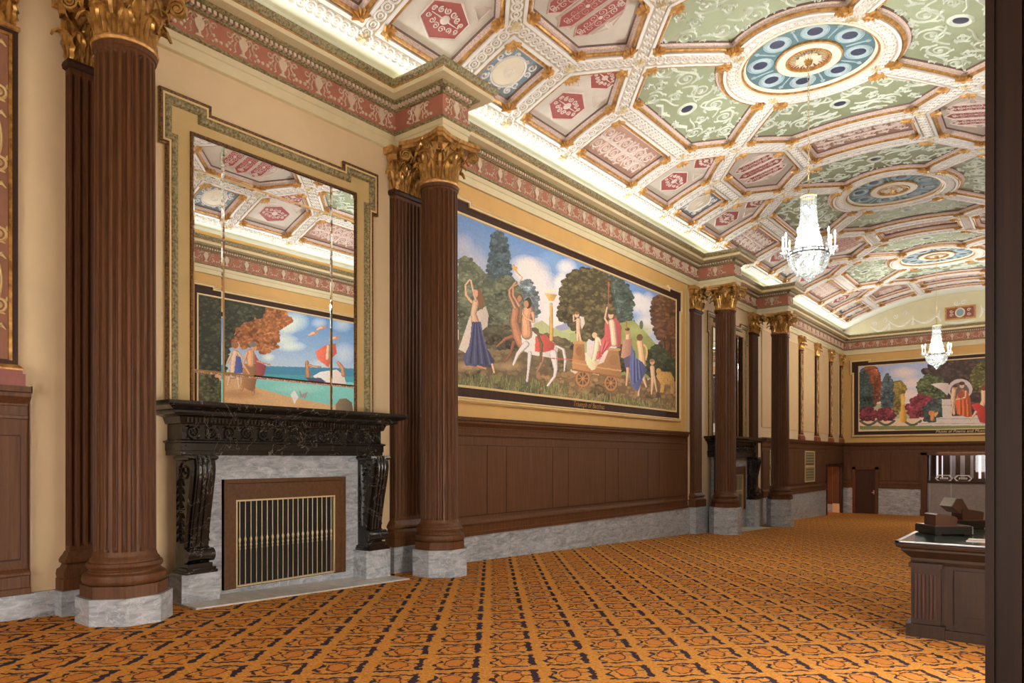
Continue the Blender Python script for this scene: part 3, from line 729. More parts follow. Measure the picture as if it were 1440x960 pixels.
roots = []
PY = [COLS[0], COLS[1] - .06, 20.3, 25.3]
for i, yc in enumerate(PY):
    r = pil0 if i == 0 else copy_tree(pil0, loc=(XP, yc, ZP)); roots.append((r, yc))
    tag(r, PIL_L[i], 'pilaster', 'fluted pilasters behind the columns')
for r, yc in roots:
    mk('marble_plinth', MB().wedge(XP, PXF + .13, yc - .43, yc + .43, ZP), MAT['marble'], r)

# ------------------------------------------------------------------ fireplaces
def yz_sweep(prof, path, x0):     # moulding along a path in the (Y, z) plane; prof = (inward, out of the wall)
    m = MB().sweep(prof, path); m.v = [(x0 + c, a, b) for a, b, c in m.v]; return m
def fireplace(yc, label):
    root = empty('fireplace', (-8.4, yc, floor_z(yc)), label=label, cat='fireplace', group='black marble fireplaces')
    W = 1.675
    m = MB().wedge(XW, -8.72, yc - W + .35, yc + W - .35, .04); s = mk('marble_surround', m, MAT['marble'], root)
    # hearth
    y0, y1 = yc - 1.70, yc + 1.72; hz = lambda y: floor_z(y)
    m = MB().hexa([(-8.75, y0, hz(y0)), (-8.03, y0, hz(y0)), (-8.03, y1, hz(y1)), (-8.75, y1, hz(y1))] + [(-8.75, y0, hz(y0) + .02), (-8.03, y0, hz(y0) + .02), (-8.03, y1, hz(y1) + .02), (-8.75, y1, hz(y1) + .02)])
    mk('hearth_slab', m, MAT['marble_light'], root)
    for sg in (-1, 1):
        e = yc + sg * W; a, b = sorted((e, e - sg * .49))
        mk('marble_block', MB().wedge(-8.73, -8.42, a, b, -1.42), MAT['marble'], root)
        con = MB(); ca, cb = sorted((e - sg * .085, e - sg * .405))
        prof = [(-8.73, .035), (-8.38, .035), (-8.345, -.04), (-8.335, -.13), (-8.35, -.25), (-8.385, -.42), (-8.43, -.62), (-8.475, -.85), (-8.50, -1.02), (-8.505, -1.10), (-8.47, -1.12), (-8.44, -1.17), (-8.44, -1.23), (-8.47, -1.28), (-8.50, -1.30), (-8.73, -1.30)]
        con.prism(prof, lambda p: (p[0], ca + .06, p[1]), lambda p: (p[0], cb - .06, p[1]))
        inner = [(x - .03 if x > -8.7 else x, z) for x, z in prof]
        con.prism(inner, lambda p: (p[0], ca, p[1]), lambda p: (p[0], ca + .05, p[1])); con.prism(inner, lambda p: (p[0], cb - .05, p[1]), lambda p: (p[0], cb, p[1]))
        c = mk('console', con, MAT['marble_black'], root, smooth=30)
        # ribs of the scroll front, roll at the foot, carved sides
        m = MB()
        for yy in (ca + .10, (ca + cb) / 2, cb - .10): m.tube([(x + .004, yy, z) for x, z in prof[1:10]], .022, 6)
        mk('scroll_rib', m, MAT['marble_black'], c, smooth=60)
        m = MB(); m.tube([(-8.475, ca - .015, -1.20), (-8.475, (ca + cb) / 2, -1.20), (-8.475, cb + .015, -1.20)], [.085, .07, .085], 14); mk('foot_roll', m, MAT['marble_black'], c, smooth=40)
        m = MB()
        for side, yy in ((-1, ca), (1, cb)):
            f = lambda u, v, d: (u, yy + side * d, v)
            ridge(m, spiral(-8.50, -.16, .13, .02, PI / 2, 1.6, 22), .018, .018, f)
            ridge(m, [(-8.62, -.10), (-8.63, -.35), (-8.60, -.6), (-8.62, -.85), (-8.60, -1.05)], [.02, .04, .035, .03, .01], .02, f)
            for q in range(8): ridge(m, [(-8.62, -.25 - q * .1), (-8.56, -.28 - q * .1), (-8.53, -.34 - q * .1)], [.015, .022, .004], .016, f); ridge(m, [(-8.62, -.25 - q * .1), (-8.67, -.28 - q * .1), (-8.70, -.34 - q * .1)], [.015, .02, .004], .016, f)
        mk('side_carving', m, MAT['marble_black'], c, smooth=50)
        p = [(-8.73, ca - .03), (-8.73, cb + .03), (-8.36, cb + .03), (-8.36, ca - .03)]
        mk('console_cap', MB().sweep([(0, .035), (.03, .03), (.04, 0), (.02, -.02), (-.02, -.05), (-.02, .035)], [(-8.73, cb), (-8.40, cb), (-8.40, ca), (-8.73, ca)]), MAT['marble_black'], c)
        m = MB()
        for (o, z0, z1) in ((.045, -1.42, -1.385), (.03, -1.385, -1.35), (.0, -1.35, -1.30)): m.box(-8.73, -8.44 + o, ca - o, cb + o, z0, z1)
        mk('console_foot', m, MAT['marble_black'], c)
    fy0, fy1 = yc - 1.60, yc + 1.60
    path = [(XW, fy1), (-8.56, fy1), (-8.56, fy0), (XW, fy0)]
    m = MB().box(XW, -8.57, fy0 + .01, fy1 - .01, .035, .60); mk('frieze_block', m, MAT['marble_black'], root)
    mk('frieze_moulding', MB().sweep([(0, .035), (.02, .035), (.02, .09), (.03, .095), (.03, .185), (.055, .20), (.055, .215), (.02, .225), (.0, .235), (.0, .42), (.03, .43)], path), MAT['marble_black'], root)
    m = MB()
    n = 62
    for i in range(n):
        y = fy0 + .02 + (fy1 - fy0 - .04) * (i + .5) / n; m.box(-8.56, -8.50, y - .014, y + .014, .445, .505)
    o = mk('dentils', m, MAT['marble_black'], root); o['kind'] = 'stuff'
    m = MB(); f = lambda u, v, d: (-8.56 + d, u, v)
    n = 13
    for i in range(n):
        cy = fy0 + .14 + (fy1 - fy0 - .28) * i / (n - 1); s = 1 if i % 2 else -1
        ridge(m, spiral(cy, .325, .088, .015, s * PI / 2, s * 1.5, 20), .012, .022, f)
        for q in range(5): a = q * 2 * PI / 5; disc(m, cy + .03 * math.cos(a), .325 + .03 * math.sin(a), .015, .02, f, 6)
        for q in range(4): a = q * PI / 2 + .6; ridge(m, [(cy + .09 * math.cos(a), .325 + .09 * math.sin(a)), (cy + .125 * math.cos(a + .3), .325 + .105 * math.sin(a + .3))], [.018, .003], .02, f)
    mk('rinceau_carving', m, MAT['marble_black'], root, smooth=50)
    mk('mantel_shelf', MB().sweep([(-.3, .43), (.03, .43), (.06, .51), (.10, .525), (.17, .535), (.19, .555), (.19, .58), (.24, .60), (.27, .615), (.30, .63), (.31, .65), (.31, .69), (-.37, .69)], path), MAT['marble_black'], root)
    mk('shelf_core', MB().box(XW, -8.40, fy0 - .1, fy1 + .1, .53, .688), MAT['marble_black'], root)
    # wooden fire frame with brass screen
    a0, a1 = yc - .99, yc + .985; x = -8.72
    m = MB()
    zb = -1.727
    m.box(x, x + .05, a0, a0 + .175, zb, -.28); m.box(x, x + .05, a1 - .19, a1, zb, -.28); m.box(x, x + .05, a0 + .175, a1 - .19, -.555, -.28)
    fr = mk('fire_frame', m, MAT['wood_frame'], root)
    mk('frame_moulding', yz_sweep([(0, 0), (0, .065), (.05, .065), (.06, .05)], [(a1, zb), (a1, -.28), (a0, -.28), (a0, zb)], x), MAT['wood_frame'], fr)
    b0, b1, z1, z0 = a0 + .175, a1 - .19, -.555, zb + .015
    mk('dark_opening', MB().box(x + .002, x + .012, b0, b1, zb, z1), MAT['black'], root)
    sc = mk('fire_screen', yz_sweep([(0, .015), (0, .05), (.022, .05), (.022, .015)], [(b1, z0), (b1, z1), (b0, z1), (b0, z0)], x).add(MB().box(x + .015, x + .05, b0, b1, z0, z0 + .022).v, MB().box(0, 1, 0, 1, 0, 1).f), MAT['brass'], root)
    n = 19; bar = MB(); h = z1 - z0
    bar.lathe([(.006, 0), (.006, h * .42), (.011, h * .43), (.011, h * .44), (.006, h * .45), (.014, h * .475), (.006, h * .50), (.011, h * .505), (.011, h * .515), (.018, h * .54), (.006, h * .57), (.006, h)], 8)
    me = to_mesh('screen_bar', bar, MAT['brass'], smooth=50)
    for i in range(n): sub('screen_bar', me, sc, (x + .034, b0 + .02 + (b1 - b0 - .04) * (i + .5) / n, z0))
    return root
MY = [5.945, 22.95]
fireplace(MY[0], 'black carved marble fireplace with brass screen under the large framed mirror')
fireplace(MY[1], 'black carved marble fireplace between the two farther columns')

# ------------------------------------------------------------------ mirrors
def mirror(yc, label):
    root = empty('wall_mirror', (XW, yc, .70), label=label, cat='mirror', group='mirrors above the fireplaces')
    d = yc - 5.96
    P = [(7.66, .70), (7.66, 3.94), (7.765, 3.94), (7.765, 4.625), (7.05, 4.625), (7.05, 4.51), (4.90, 4.51), (4.90, 4.625), (4.215, 4.625), (4.215, 3.93), (4.295, 3.93), (4.295, .70)]
    P = [(a + d, b) for a, b in P]
    mk('field_board', MB().prism(P, lambda p: (XW, p[0], p[1]), lambda p: (XW + .03, p[0], p[1])), MAT['tan'], root)
    mk('bead_border', yz_sweep([(0, .03), (0, .06), (.02, .07), (.045, .06), (.045, .03)], P, XW), MAT['bronze_bead'], root)
    mk('gold_fillet', yz_sweep([(.045, .03), (.045, .07), (.07, .07), (.07, .03)], P, XW), MAT['fillet'], root)
    mk('leaf_moulding', yz_sweep([(.07, .03), (.075, .075), (.11, .085), (.15, .07), (.175, .03)], P, XW), MAT['olive_leaf'], root)
    ya, yb, za, zb = 4.655 + d, 7.30 + d, .70, 4.175
    mk('glass_bead', yz_sweep([(-.035, .03), (-.03, .055), (0, .055), (0, .03)], [(yb, za), (yb, zb), (ya, zb), (ya, za)], XW), MAT['bronze_bead'], root)
    ysp = [ya, 5.07 + d, 6.84 + d, yb]; zsp = [za, 1.13, 3.72, zb]
    for i in range(3):
        for j in range(3):
            y0, y1, z0, z1 = ysp[i], ysp[i + 1], zsp[j], zsp[j + 1]; w = .024; x1 = XW + .038; x0 = x1 - .0035
            v = [(x0, y0, z0), (x0, y1, z0), (x0, y1, z1), (x0, y0, z1), (x1, y0 + w, z0 + w), (x1, y1 - w, z0 + w), (x1, y1 - w, z1 - w), (x1, y0 + w, z1 - w)]
            mk('mirror_pane', MB().add(v, [(4, 5, 6, 7), (0, 1, 5, 4), (1, 2, 6, 5), (2, 3, 7, 6), (3, 0, 4, 7)]), MAT['mirror'], root)
    return root
mirror(5.96, 'large nine-pane mirror in crossetted leaf frame reflecting the beach mural')
mirror(MY[1] + .01, 'nine-pane mirror in leaf frame between the two farther columns')

# ------------------------------------------------------------------ painted murals
FWD = (-math.sin(TH), math.cos(TH)); RGT = (math.cos(TH), math.sin(TH))
def on_x(px, py, X):
    k = (px - 720) / FPX; rx, ry = FWD[0] + RGT[0] * k, FWD[1] + RGT[1] * k; t = X / rx
    return ry * t, (VY - py) / FPX * t
def on_y(px, py, Y):
    k = (px - 720) / FPX; rx, ry = FWD[0] + RGT[0] * k, FWD[1] + RGT[1] * k; t = Y / ry
    return rx * t, (VY - py) / FPX * t
class Canvas:
    def __init__(s, W, H, conv, off, sc, seed=1):
        s.W, s.H, s.conv = W, H, conv; s.off, s.sc = off, sc; s.img = np.zeros((H, W, 3)); s.rng = np.random.RandomState(seed)
    def zoom(s, off, sc): s.off, s.sc = off, sc
    def m(s, p): return s.conv(s.off[0] + p[0] / s.sc, s.off[1] + p[1] / s.sc)
    def mask(s, poly):
        q = [s.m(p) for p in poly]; xs = [a for a, b in q]; ys = [b for a, b in q]
        x0, x1 = max(0, int(min(xs))), min(s.W, int(max(xs)) + 2); y0, y1 = max(0, int(min(ys))), min(s.H, int(max(ys)) + 2)
        if x1 <= x0 or y1 <= y0: return None
        gx, gy = np.meshgrid(np.arange(x0, x1) + .5, np.arange(y0, y1) + .5); inside = np.zeros(gx.shape, bool)
        n = len(q)
        for i in range(n):
            (ax, ay), (bx, by) = q[i], q[(i + 1) % n]
            if ay == by: continue
            inside ^= ((ay > gy) != (by > gy)) & (gx < (bx - ax) * (gy - ay) / (by - ay) + ax)
        return (slice(y0, y1), slice(x0, x1)), inside
    def poly(s, pts, col, a=1.0, shade=0.0):
        r = s.mask(pts)
        if r is None: return
        sl, m = r; c = np.array(col, float); reg = s.img[sl]
        if shade:
            g = np.linspace(1 + shade, 1 - shade, m.shape[1])[None, :, None]; c = np.clip(c[None, None] * g, 0, 255); reg[m] = reg[m] * (1 - a) + np.broadcast_to(c, reg.shape)[m] * a
        else: reg[m] = reg[m] * (1 - a) + c * a
    def ell(s, cx, cy, rx, ry, col, a=1.0, n=18, shade=0.0): s.poly([(cx + rx * math.cos(2 * PI * i / n), cy + ry * math.sin(2 * PI * i / n)) for i in range(n)], col, a, shade)
    def soft(s, cx, cy, rx, ry, col, a=.8):
        for k in range(7): f = 1 - k / 7.5; s.ell(cx, cy, rx * f, ry * f, col, a * .28)
    def limb(s, pts, w, col, shade=.12):
        ww = w if isinstance(w, (list, tuple)) else [w] * len(pts); L = []; R = []
        for i, p in enumerate(pts):
            a, b = pts[max(i - 1, 0)], pts[min(i + 1, len(pts) - 1)]; dx, dy = b[0] - a[0], b[1] - a[1]; l = math.hypot(dx, dy) or 1
            L.append((p[0] - dy / l * ww[i] / 2, p[1] + dx / l * ww[i] / 2)); R.append((p[0] + dy / l * ww[i] / 2, p[1] - dx / l * ww[i] / 2))
        s.poly(L + R[::-1], col, 1, shade); s.ell(*pts[0], ww[0] / 2, ww[0] / 2, col, 1, 10, shade); s.ell(*pts[-1], ww[-1] / 2, ww[-1] / 2, col, 1, 10, shade)
    def round_limb(s, pts, w, col):
        ww = w if isinstance(w, (list, tuple)) else [w] * len(pts)
        s.limb(pts, ww, [c * .74 for c in col], 0); s.limb([(p[0] - k * .08, p[1] - k * .05) for p, k in zip(pts, ww)], [k * .76 for k in ww], col, 0)
        s.limb([(p[0] - k * .16, p[1] - k * .06) for p, k in zip(pts, ww)], [k * .36 for k in ww], [min(255, c * 1.14) for c in col], 0)
    def foliage(s, pts, base, light, n=160, size=12, dark=.6):
        n = n * 2
        s.poly(pts, [c * .85 for c in base])
        for i in range(len(pts)):
            (ax, ay), (bx, by) = pts[i - 1], pts[i]; L = math.hypot(bx - ax, by - ay)
            for q in range(int(L / (size * .9)) + 1):
                t = s.rng.rand(); k = size * s.rng.uniform(.5, 1.5); c = s.rng.uniform(.7, 1.15)
                s.ell(ax + (bx - ax) * t, ay + (by - ay) * t, k, k * .8, [min(255, v * c) for v in base], 1, 9)
        xs = [p[0] for p in pts]; ys = [p[1] for p in pts]
        for _ in range(14):
            x, y = s.rng.uniform(min(xs), max(xs)), s.rng.uniform(min(ys), max(ys)); up = (y - min(ys)) / (max(ys) - min(ys) + 1)
            r = s.mask([(x + size * 2.4 * math.cos(q), y + size * 1.9 * math.sin(q)) for q in np.linspace(0, 2 * PI, 11)[:-1]]); r2 = s.mask(pts)
            if r is None or r2 is None: continue
            full = np.zeros((s.H, s.W), bool); full[r2[0]] = r2[1]; mm = r[1] & full[r[0]]; k = .72 if s.rng.rand() < up * .8 + .1 else 1.3
            s.img[r[0]][mm] = np.clip(s.img[r[0]][mm] * k, 0, 255)
        for _ in range(n):
            x, y = s.rng.uniform(min(xs), max(xs)), s.rng.uniform(min(ys), max(ys)); ins = False
            for i in range(len(pts)):
                (ax, ay), (bx, by) = pts[i], pts[(i + 1) % len(pts)]
                if (ay > y) != (by > y) and x < (bx - ax) * (y - ay) / (by - ay) + ax: ins = not ins
            if not ins: continue
            t = s.rng.rand(); k = s.rng.uniform(.35, 1.0) * size
            c = [base[i] * dark + (light[i] - base[i] * dark) * t for i in range(3)]
            s.ell(x, y, k, k * s.rng.uniform(.5, .9), c, .55, 8)
    def folds(s, pts, col, n=5, w=5):   # lighter and darker strokes along a garment
        for i in range(n):
            t = (i + .5) / n; a, b = pts; k = .75 if i % 2 else 1.3
            p0 = (a[0][0] + (a[1][0] - a[0][0]) * t, a[0][1] + (a[1][1] - a[0][1]) * t); p1 = (b[0][0] + (b[1][0] - b[0][0]) * t, b[0][1] + (b[1][1] - b[0][1]) * t)
            s.limb([p0, p1], [w * .5, w], [min(255, c * k) for c in col], 0)
    def grad(s, stops):
        v = np.linspace(0, 1, s.H); ps = [p for p, c in stops]
        for k in range(3): s.img[:, :, k] = np.interp(v, ps, [c[k] for p, c in stops])[:, None]
def canvas_object(cv, P, parent):
    me = bpy.data.meshes.new('canvas'); W, H = cv.W, cv.H; f = ORG[parent.name]
    idx = np.arange((W + 1) * (H + 1)).reshape(H + 1, W + 1)
    vs = [tuple(np.array(P(i / W, j / H)) - np.array(f)) for j in range(H + 1) for i in range(W + 1)]
    fs = np.stack([idx[:-1, :-1], idx[1:, :-1], idx[1:, 1:], idx[:-1, 1:]], -1).reshape(-1, 4).tolist()
    me.from_pydata(vs, [], fs)
    im = np.clip(cv.img / 255 * 1.05 + np.array([.80, .76, .70]) * .1, 0, 1); im = np.where(im <= .04045, im / 12.92, ((im + .055) / 1.055) ** 2.4)
    at = me.color_attributes.new('paint', 'FLOAT_COLOR', 'CORNER')
    c = np.ones((W * H, 4, 4), np.float32); c[:, :, :3] = im.reshape(-1, 3)[:, None, :]
    at.data.foreach_set('color', c.ravel()); me.materials.append(MAT['canvas'])
    o = bpy.data.objects.new('canvas', me); COL.objects.link(o); o.parent = parent; return o
SK, SK2, HAIR = (212, 170, 140), (186, 128, 96), (78, 52, 38)

# --- the chariot procession on the column wall
A0, A1, PZ0, PZ1 = 9.54, 18.86, 1.36, 4.50
Wc, Hc = 620, 250
def conv1(px, py):
    y, z = on_x(px, py, XW + .07); return (y - A0) / (A1 - A0) * Wc, (PZ1 - z) / (PZ1 - PZ0) * Hc
ZA_ = ((640, 290), 3.556); ZB_ = ((780, 350), 3.842)
cv = Canvas(Wc, Hc, conv1, *ZA_)
cv.grad([(0, (96, 134, 190)), (.25, (134, 160, 200)), (.5, (196, 200, 212)), (.62, (226, 206, 196)), (1, (200, 180, 150))])
for e in ((30, 190, 60, 60), (60, 250, 90, 70), (100, 300, 90, 60)): cv.soft(*e, (190, 190, 205), .6)
for e in ((340, 290, 70, 50), (390, 330, 90, 80), (430, 420, 110, 100), (480, 520, 100, 80), (540, 420, 50, 90), (330, 340, 60, 50), (500, 560, 90, 50)): cv.soft(*e, (240, 228, 222), .9)
for e in ((470, 260, 60, 40), (520, 300, 50, 40)): cv.soft(*e, (120, 160, 205), .7)
cv.zoom(*ZB_)
for e in ((60, 100, 60, 50), (30, 180, 40, 60), (450, 300, 60, 60), (500, 300, 45, 70), (500, 400, 70, 70), (440, 260, 40, 30)): cv.soft(*e, (238, 230, 226), .9)
cv.poly([(0, 420), (60, 400), (120, 430), (170, 440), (170, 500), (0, 500)], (150, 155, 185))
cv.poly([(-80, 470), (0, 450), (90, 430), (170, 450), (170, 540), (-80, 540)], (178, 186, 130))
cv.poly([(0, 480), (100, 450), (170, 470), (170, 560), (0, 560)], (150, 165, 100), .7)
cv.zoom(*ZA_)
cv.poly([(390, 590), (430, 570), (470, 600), (569, 640), (569, 720), (390, 700)], (172, 180, 128))
cv.foliage([(185, 140), (215, 128), (245, 150), (262, 230), (275, 350), (272, 470), (150, 470), (160, 330), (175, 220)], (72, 90, 98), (104, 124, 130), 200, 9)
cv.foliage([(15, 270), (60, 255), (100, 300), (140, 345), (180, 380), (192, 470), (200, 680), (15, 690)], (96, 104, 84), (142, 148, 116), 220, 12)
cv.foliage([(330, 380), (370, 370), (410, 440), (415, 540), (380, 565), (330, 500)], (104, 118, 126), (140, 150, 150), 90, 9)
cv.foliage([(200, 385), (240, 350), (290, 370), (325, 420), (330, 500), (320, 690), (185, 690)], (98, 104, 84), (134, 138, 106), 200, 11)
cv.zoom(*ZB_)
cv.foliage([(20, 370), (30, 250), (40, 180), (100, 120), (170, 100), (250, 120), (330, 170), (340, 300), (350, 440), (300, 470), (160, 490), (110, 440), (60, 400)], (74, 66, 42), (138, 122, 74), 420, 13)
cv.foliage([(300, 150), (350, 165), (400, 210), (422, 290), (410, 360), (420, 395), (350, 400), (330, 300)], (66, 80, 74), (108, 122, 104), 130, 11)
cv.poly([(350, 400), (420, 385), (480, 440), (540, 510), (600, 570), (650, 610), (655, 700), (330, 700), (330, 480)], (140, 146, 82))
cv.soft(450, 440, 80, 40, (170, 176, 110), .6)
cv.ell(465, 410, 10, 24, (88, 104, 80))
cv.foliage([(520, 330), (540, 270), (580, 250), (640, 275), (700, 300), (700, 620), (600, 580), (570, 500), (535, 430)], (96, 62, 42), (158, 104, 60), 260, 12)
cv.limb([(590, 480), (592, 570)], 8, (60, 44, 36)); cv.limb([(622, 500), (625, 590)], 9, (60, 44, 36))
cv.foliage([(500, 550), (560, 520), (620, 590), (700, 620), (700, 760), (560, 720), (490, 660)], (52, 60, 40), (92, 98, 62), 140, 12)
cv.foliage([(-70, 510), (0, 480), (60, 500), (110, 520), (110, 640), (-70, 620)], (44, 58, 58), (74, 90, 84), 90, 10)
cv.foliage([(330, 540), (370, 520), (420, 560), (420, 660), (330, 660)], (62, 58, 40), (92, 84, 56), 60, 10)
cv.zoom(*ZA_)
cv.foliage([(130, 620), (330, 600), (569, 690), (569, 980), (0, 960), (0, 700)], (112, 96, 70), (152, 128, 92), 260, 18, .8)
cv.foliage([(150, 600), (330, 610), (320, 720), (150, 700)], (84, 78, 58), (112, 100, 72), 60, 12)
cv.zoom(*ZB_)
cv.foliage([(-80, 670), (200, 690), (400, 700), (560, 720), (720, 740), (720, 920), (-80, 860)], (132, 102, 68), (188, 152, 106), 340, 18, .75)
cv.zoom(*ZA_)
cv.soft(60, 800, 90, 30, (178, 146, 104), .8); cv.soft(260, 800, 90, 26, (170, 140, 100), .8)
for _ in range(330):
    x = cv.rng.uniform(0, 569); y = 900 + x * .09 + cv.rng.uniform(-50, 30) * (1 if x > 60 else .5)
    cv.limb([(x, y), (x + cv.rng.uniform(-8, 8), y - cv.rng.uniform(18, 46))], [4, 2], [(96, 108, 62), (128, 136, 84), (76, 86, 50)][cv.rng.randint(3)], 0)
cv.zoom(*ZB_)
for _ in range(220):
    x = cv.rng.uniform(20, 650); y = 800 + x * .1 + cv.rng.uniform(-25, 20)
    cv.limb([(x, y), (x + cv.rng.uniform(-6, 6), y - cv.rng.uniform(14, 36))], [4, 2], [(100, 112, 66), (140, 140, 90), (80, 88, 52)][cv.rng.randint(3)], 0)
cv.zoom(*ZA_)
# dancing woman
BL = (64, 68, 100)
cv.poly([(70, 548), (150, 500), (164, 545), (158, 600), (130, 622), (110, 600), (86, 640), (52, 735), (14, 715), (40, 640)], (214, 202, 190), 1, .1)
cv.round_limb([(100, 480), (88, 540), (98, 580)], [34, 30, 40], SK)
cv.round_limb([(80, 480), (52, 445), (48, 395), (70, 368)], [15, 14, 11, 10], SK); cv.round_limb([(100, 470), (86, 420), (76, 372)], [13, 11, 9], SK)
cv.poly([(96, 420), (120, 410), (142, 470), (134, 520), (118, 500), (108, 460)], (124, 84, 56)); cv.ell(98, 436, 14, 20, SK)
cv.poly([(80, 578), (126, 578), (140, 680), (192, 772), (184, 806), (48, 796), (34, 760), (70, 690)], BL, 1, .2)
cv.folds((((84, 590), (124, 590)), ((45, 780), (180, 790))), BL, 7, 9)
cv.round_limb([(182, 790), (192, 832)], [12, 9], SK); cv.round_limb([(110, 800), (150, 812)], 11, SK2)
# centaurs
cv.round_limb([(318, 640), (250, 662), (206, 700)], [26, 18, 10], (140, 88, 66)); cv.round_limb([(290, 680), (272, 740), (244, 778)], [20, 13, 10], (128, 82, 62))
cv.round_limb([(300, 520), (292, 580), (312, 650), (330, 690)], [38, 40, 52, 50], (170, 116, 86))
cv.round_limb([(298, 510), (270, 450), (268, 420), (300, 380)], [15, 13, 11, 10], (180, 126, 96)); cv.round_limb([(318, 500), (288, 450), (286, 400)], [14, 12, 10], (180, 126, 96))
cv.ell(320, 458, 16, 22, (96, 70, 48)); cv.ell(318, 462, 11, 16, (176, 124, 96))
cv.round_limb([(288, 298), (306, 330), (332, 356), (318, 386), (290, 400)], [13, 6, 5, 5, 5], (196, 154, 92)); cv.ell(296, 310, 14, 10, (206, 164, 98))
W_ = (222, 212, 206)
cv.round_limb([(445, 740), (424, 795), (404, 832)], [22, 13, 8], (150, 110, 90)); 
cv.poly([(326, 640), (380, 622), (420, 655), (486, 676), (512, 712), (500, 762), (440, 752), (380, 742), (334, 720)], W_, 1, .1)
cv.round_limb([(352, 690), (310, 738), (288, 792)], [34, 18, 11], W_); cv.round_limb([(370, 735), (364, 810), (356, 874)], [22, 13, 11], W_)
cv.round_limb([(488, 735), (500, 815), (494, 850), (460, 896)], [40, 20, 14, 11], W_); cv.round_limb([(505, 700), (538, 716), (548, 770), (542, 825)], [12, 16, 15, 6], (204, 196, 192))
cv.round_limb([(362, 520), (352, 570), (356, 640)], [50, 46, 56], (200, 148, 112)); cv.round_limb([(385, 535), (392, 580), (350, 560), (330, 530)], [18, 15, 13, 10], (208, 156, 120))
cv.ell(362, 484, 18, 28, (66, 46, 34)); cv.ell(352, 490, 12, 18, (186, 134, 104)); cv.round_limb([(326, 500), (322, 580)], [10, 14], (132, 96, 66))
cv.poly([(398, 650), (450, 642), (496, 690), (490, 716), (446, 730), (396, 726)], (186, 78, 66), 1, .15); cv.round_limb([(412, 648), (430, 690), (424, 774)], [12, 16, 12], (98, 86, 60))
# torch
cv.round_limb([(478, 668), (477, 490)], [20, 15], (196, 152, 88)); cv.poly([(444, 434), (506, 442), (490, 474), (466, 472)], (206, 162, 92), 1, .2); cv.soft(478, 424, 26, 14, (250, 220, 190), .8)
cv.zoom(*ZB_)
cv.limb([(-30, 590), (90, 598)], 5, (190, 90, 80), 0)
# chariot
cv.ell(148, 700, 42, 48, (84, 56, 38)); cv.ell(300, 724, 38, 46, (84, 56, 38))
for wx, wy, r1, r2 in ((148, 700, 40, 47), (300, 724, 36, 44)):
    cv.ell(wx, wy, r1, r2, (176, 122, 78)); cv.ell(wx, wy, r1 * .72, r2 * .72, (96, 68, 48))
    for k in range(8): a = k * PI / 4; cv.limb([(wx, wy), (wx + r1 * .75 * math.cos(a), wy + r2 * .75 * math.sin(a))], 6, (170, 118, 76), 0)
    cv.ell(wx, wy, 8, 9, (186, 134, 86))
CH = (172, 122, 78)
cv.poly([(92, 590), (160, 600), (182, 645), (262, 612), (288, 548), (342, 548), (356, 655), (356, 698), (92, 656)], CH, 1, .12)
cv.poly([(100, 502), (156, 502), (162, 605), (94, 595)], (166, 116, 74), 1, .1); cv.poly([(94, 498), (160, 500), (160, 514), (94, 512)], (190, 140, 92)); cv.limb([(92, 612), (230, 640), (355, 658)], 8, (196, 148, 100), 0); cv.limb([(92, 652), (355, 694)], 8, (140, 96, 60), 0)
cv.limb([(285, 542), (346, 544)], 14, (188, 138, 90), 0); cv.ell(315, 600, 24, 28, (150, 104, 66)); cv.ell(128, 552, 18, 26, (146, 100, 62))
# cupid
cv.poly([(130, 362), (154, 368), (160, 402), (142, 436), (134, 400)], (206, 198, 190)); cv.round_limb([(124, 384), (124, 430), (120, 495)], [26, 24, 12], SK); cv.round_limb([(126, 440), (138, 495)], [14, 9], SK); cv.round_limb([(114, 384), (100, 392), (98, 360)], 9, SK); cv.ell(116, 356, 13, 15, SK); cv.ell(116, 346, 13, 9, (130, 92, 58))
# enthroned figure in red
RD = (184, 84, 84)
cv.poly([(268, 400), (292, 384), (330, 372), (358, 420), (356, 500), (350, 528), (302, 524), (262, 560), (238, 604), (234, 560), (248, 490), (266, 470)], RD, 1, .15)
cv.folds((((255, 490), (300, 510)), ((240, 595), (258, 560))), RD, 4, 8)
cv.round_limb([(305, 396), (312, 450), (318, 512)], [34, 32, 34], (222, 184, 156)); cv.round_limb([(284, 402), (268, 376), (280, 316)], [13, 11, 9], (206, 162, 132)); cv.ell(300, 358, 14, 19, SK); cv.ell(300, 345, 15, 10, (70, 60, 40)); cv.limb([(288, 186), (286, 320)], [7, 5], (150, 80, 56), 0); cv.ell(288, 190, 6, 14, (160, 90, 60))
cv.round_limb([(228, 488), (222, 550), (206, 606)], [30, 34, 26], (226, 196, 168)); cv.round_limb([(214, 470), (240, 490), (246, 520)], [10, 11, 9], (226, 196, 168)); cv.ell(212, 466, 14, 16, (206, 176, 140)); cv.poly([(164, 562), (205, 606), (242, 604), (214, 650), (196, 656), (170, 624)], (228, 206, 164), 1, .15); cv.round_limb([(236, 560), (230, 590)], [20, 14], (196, 80, 80))
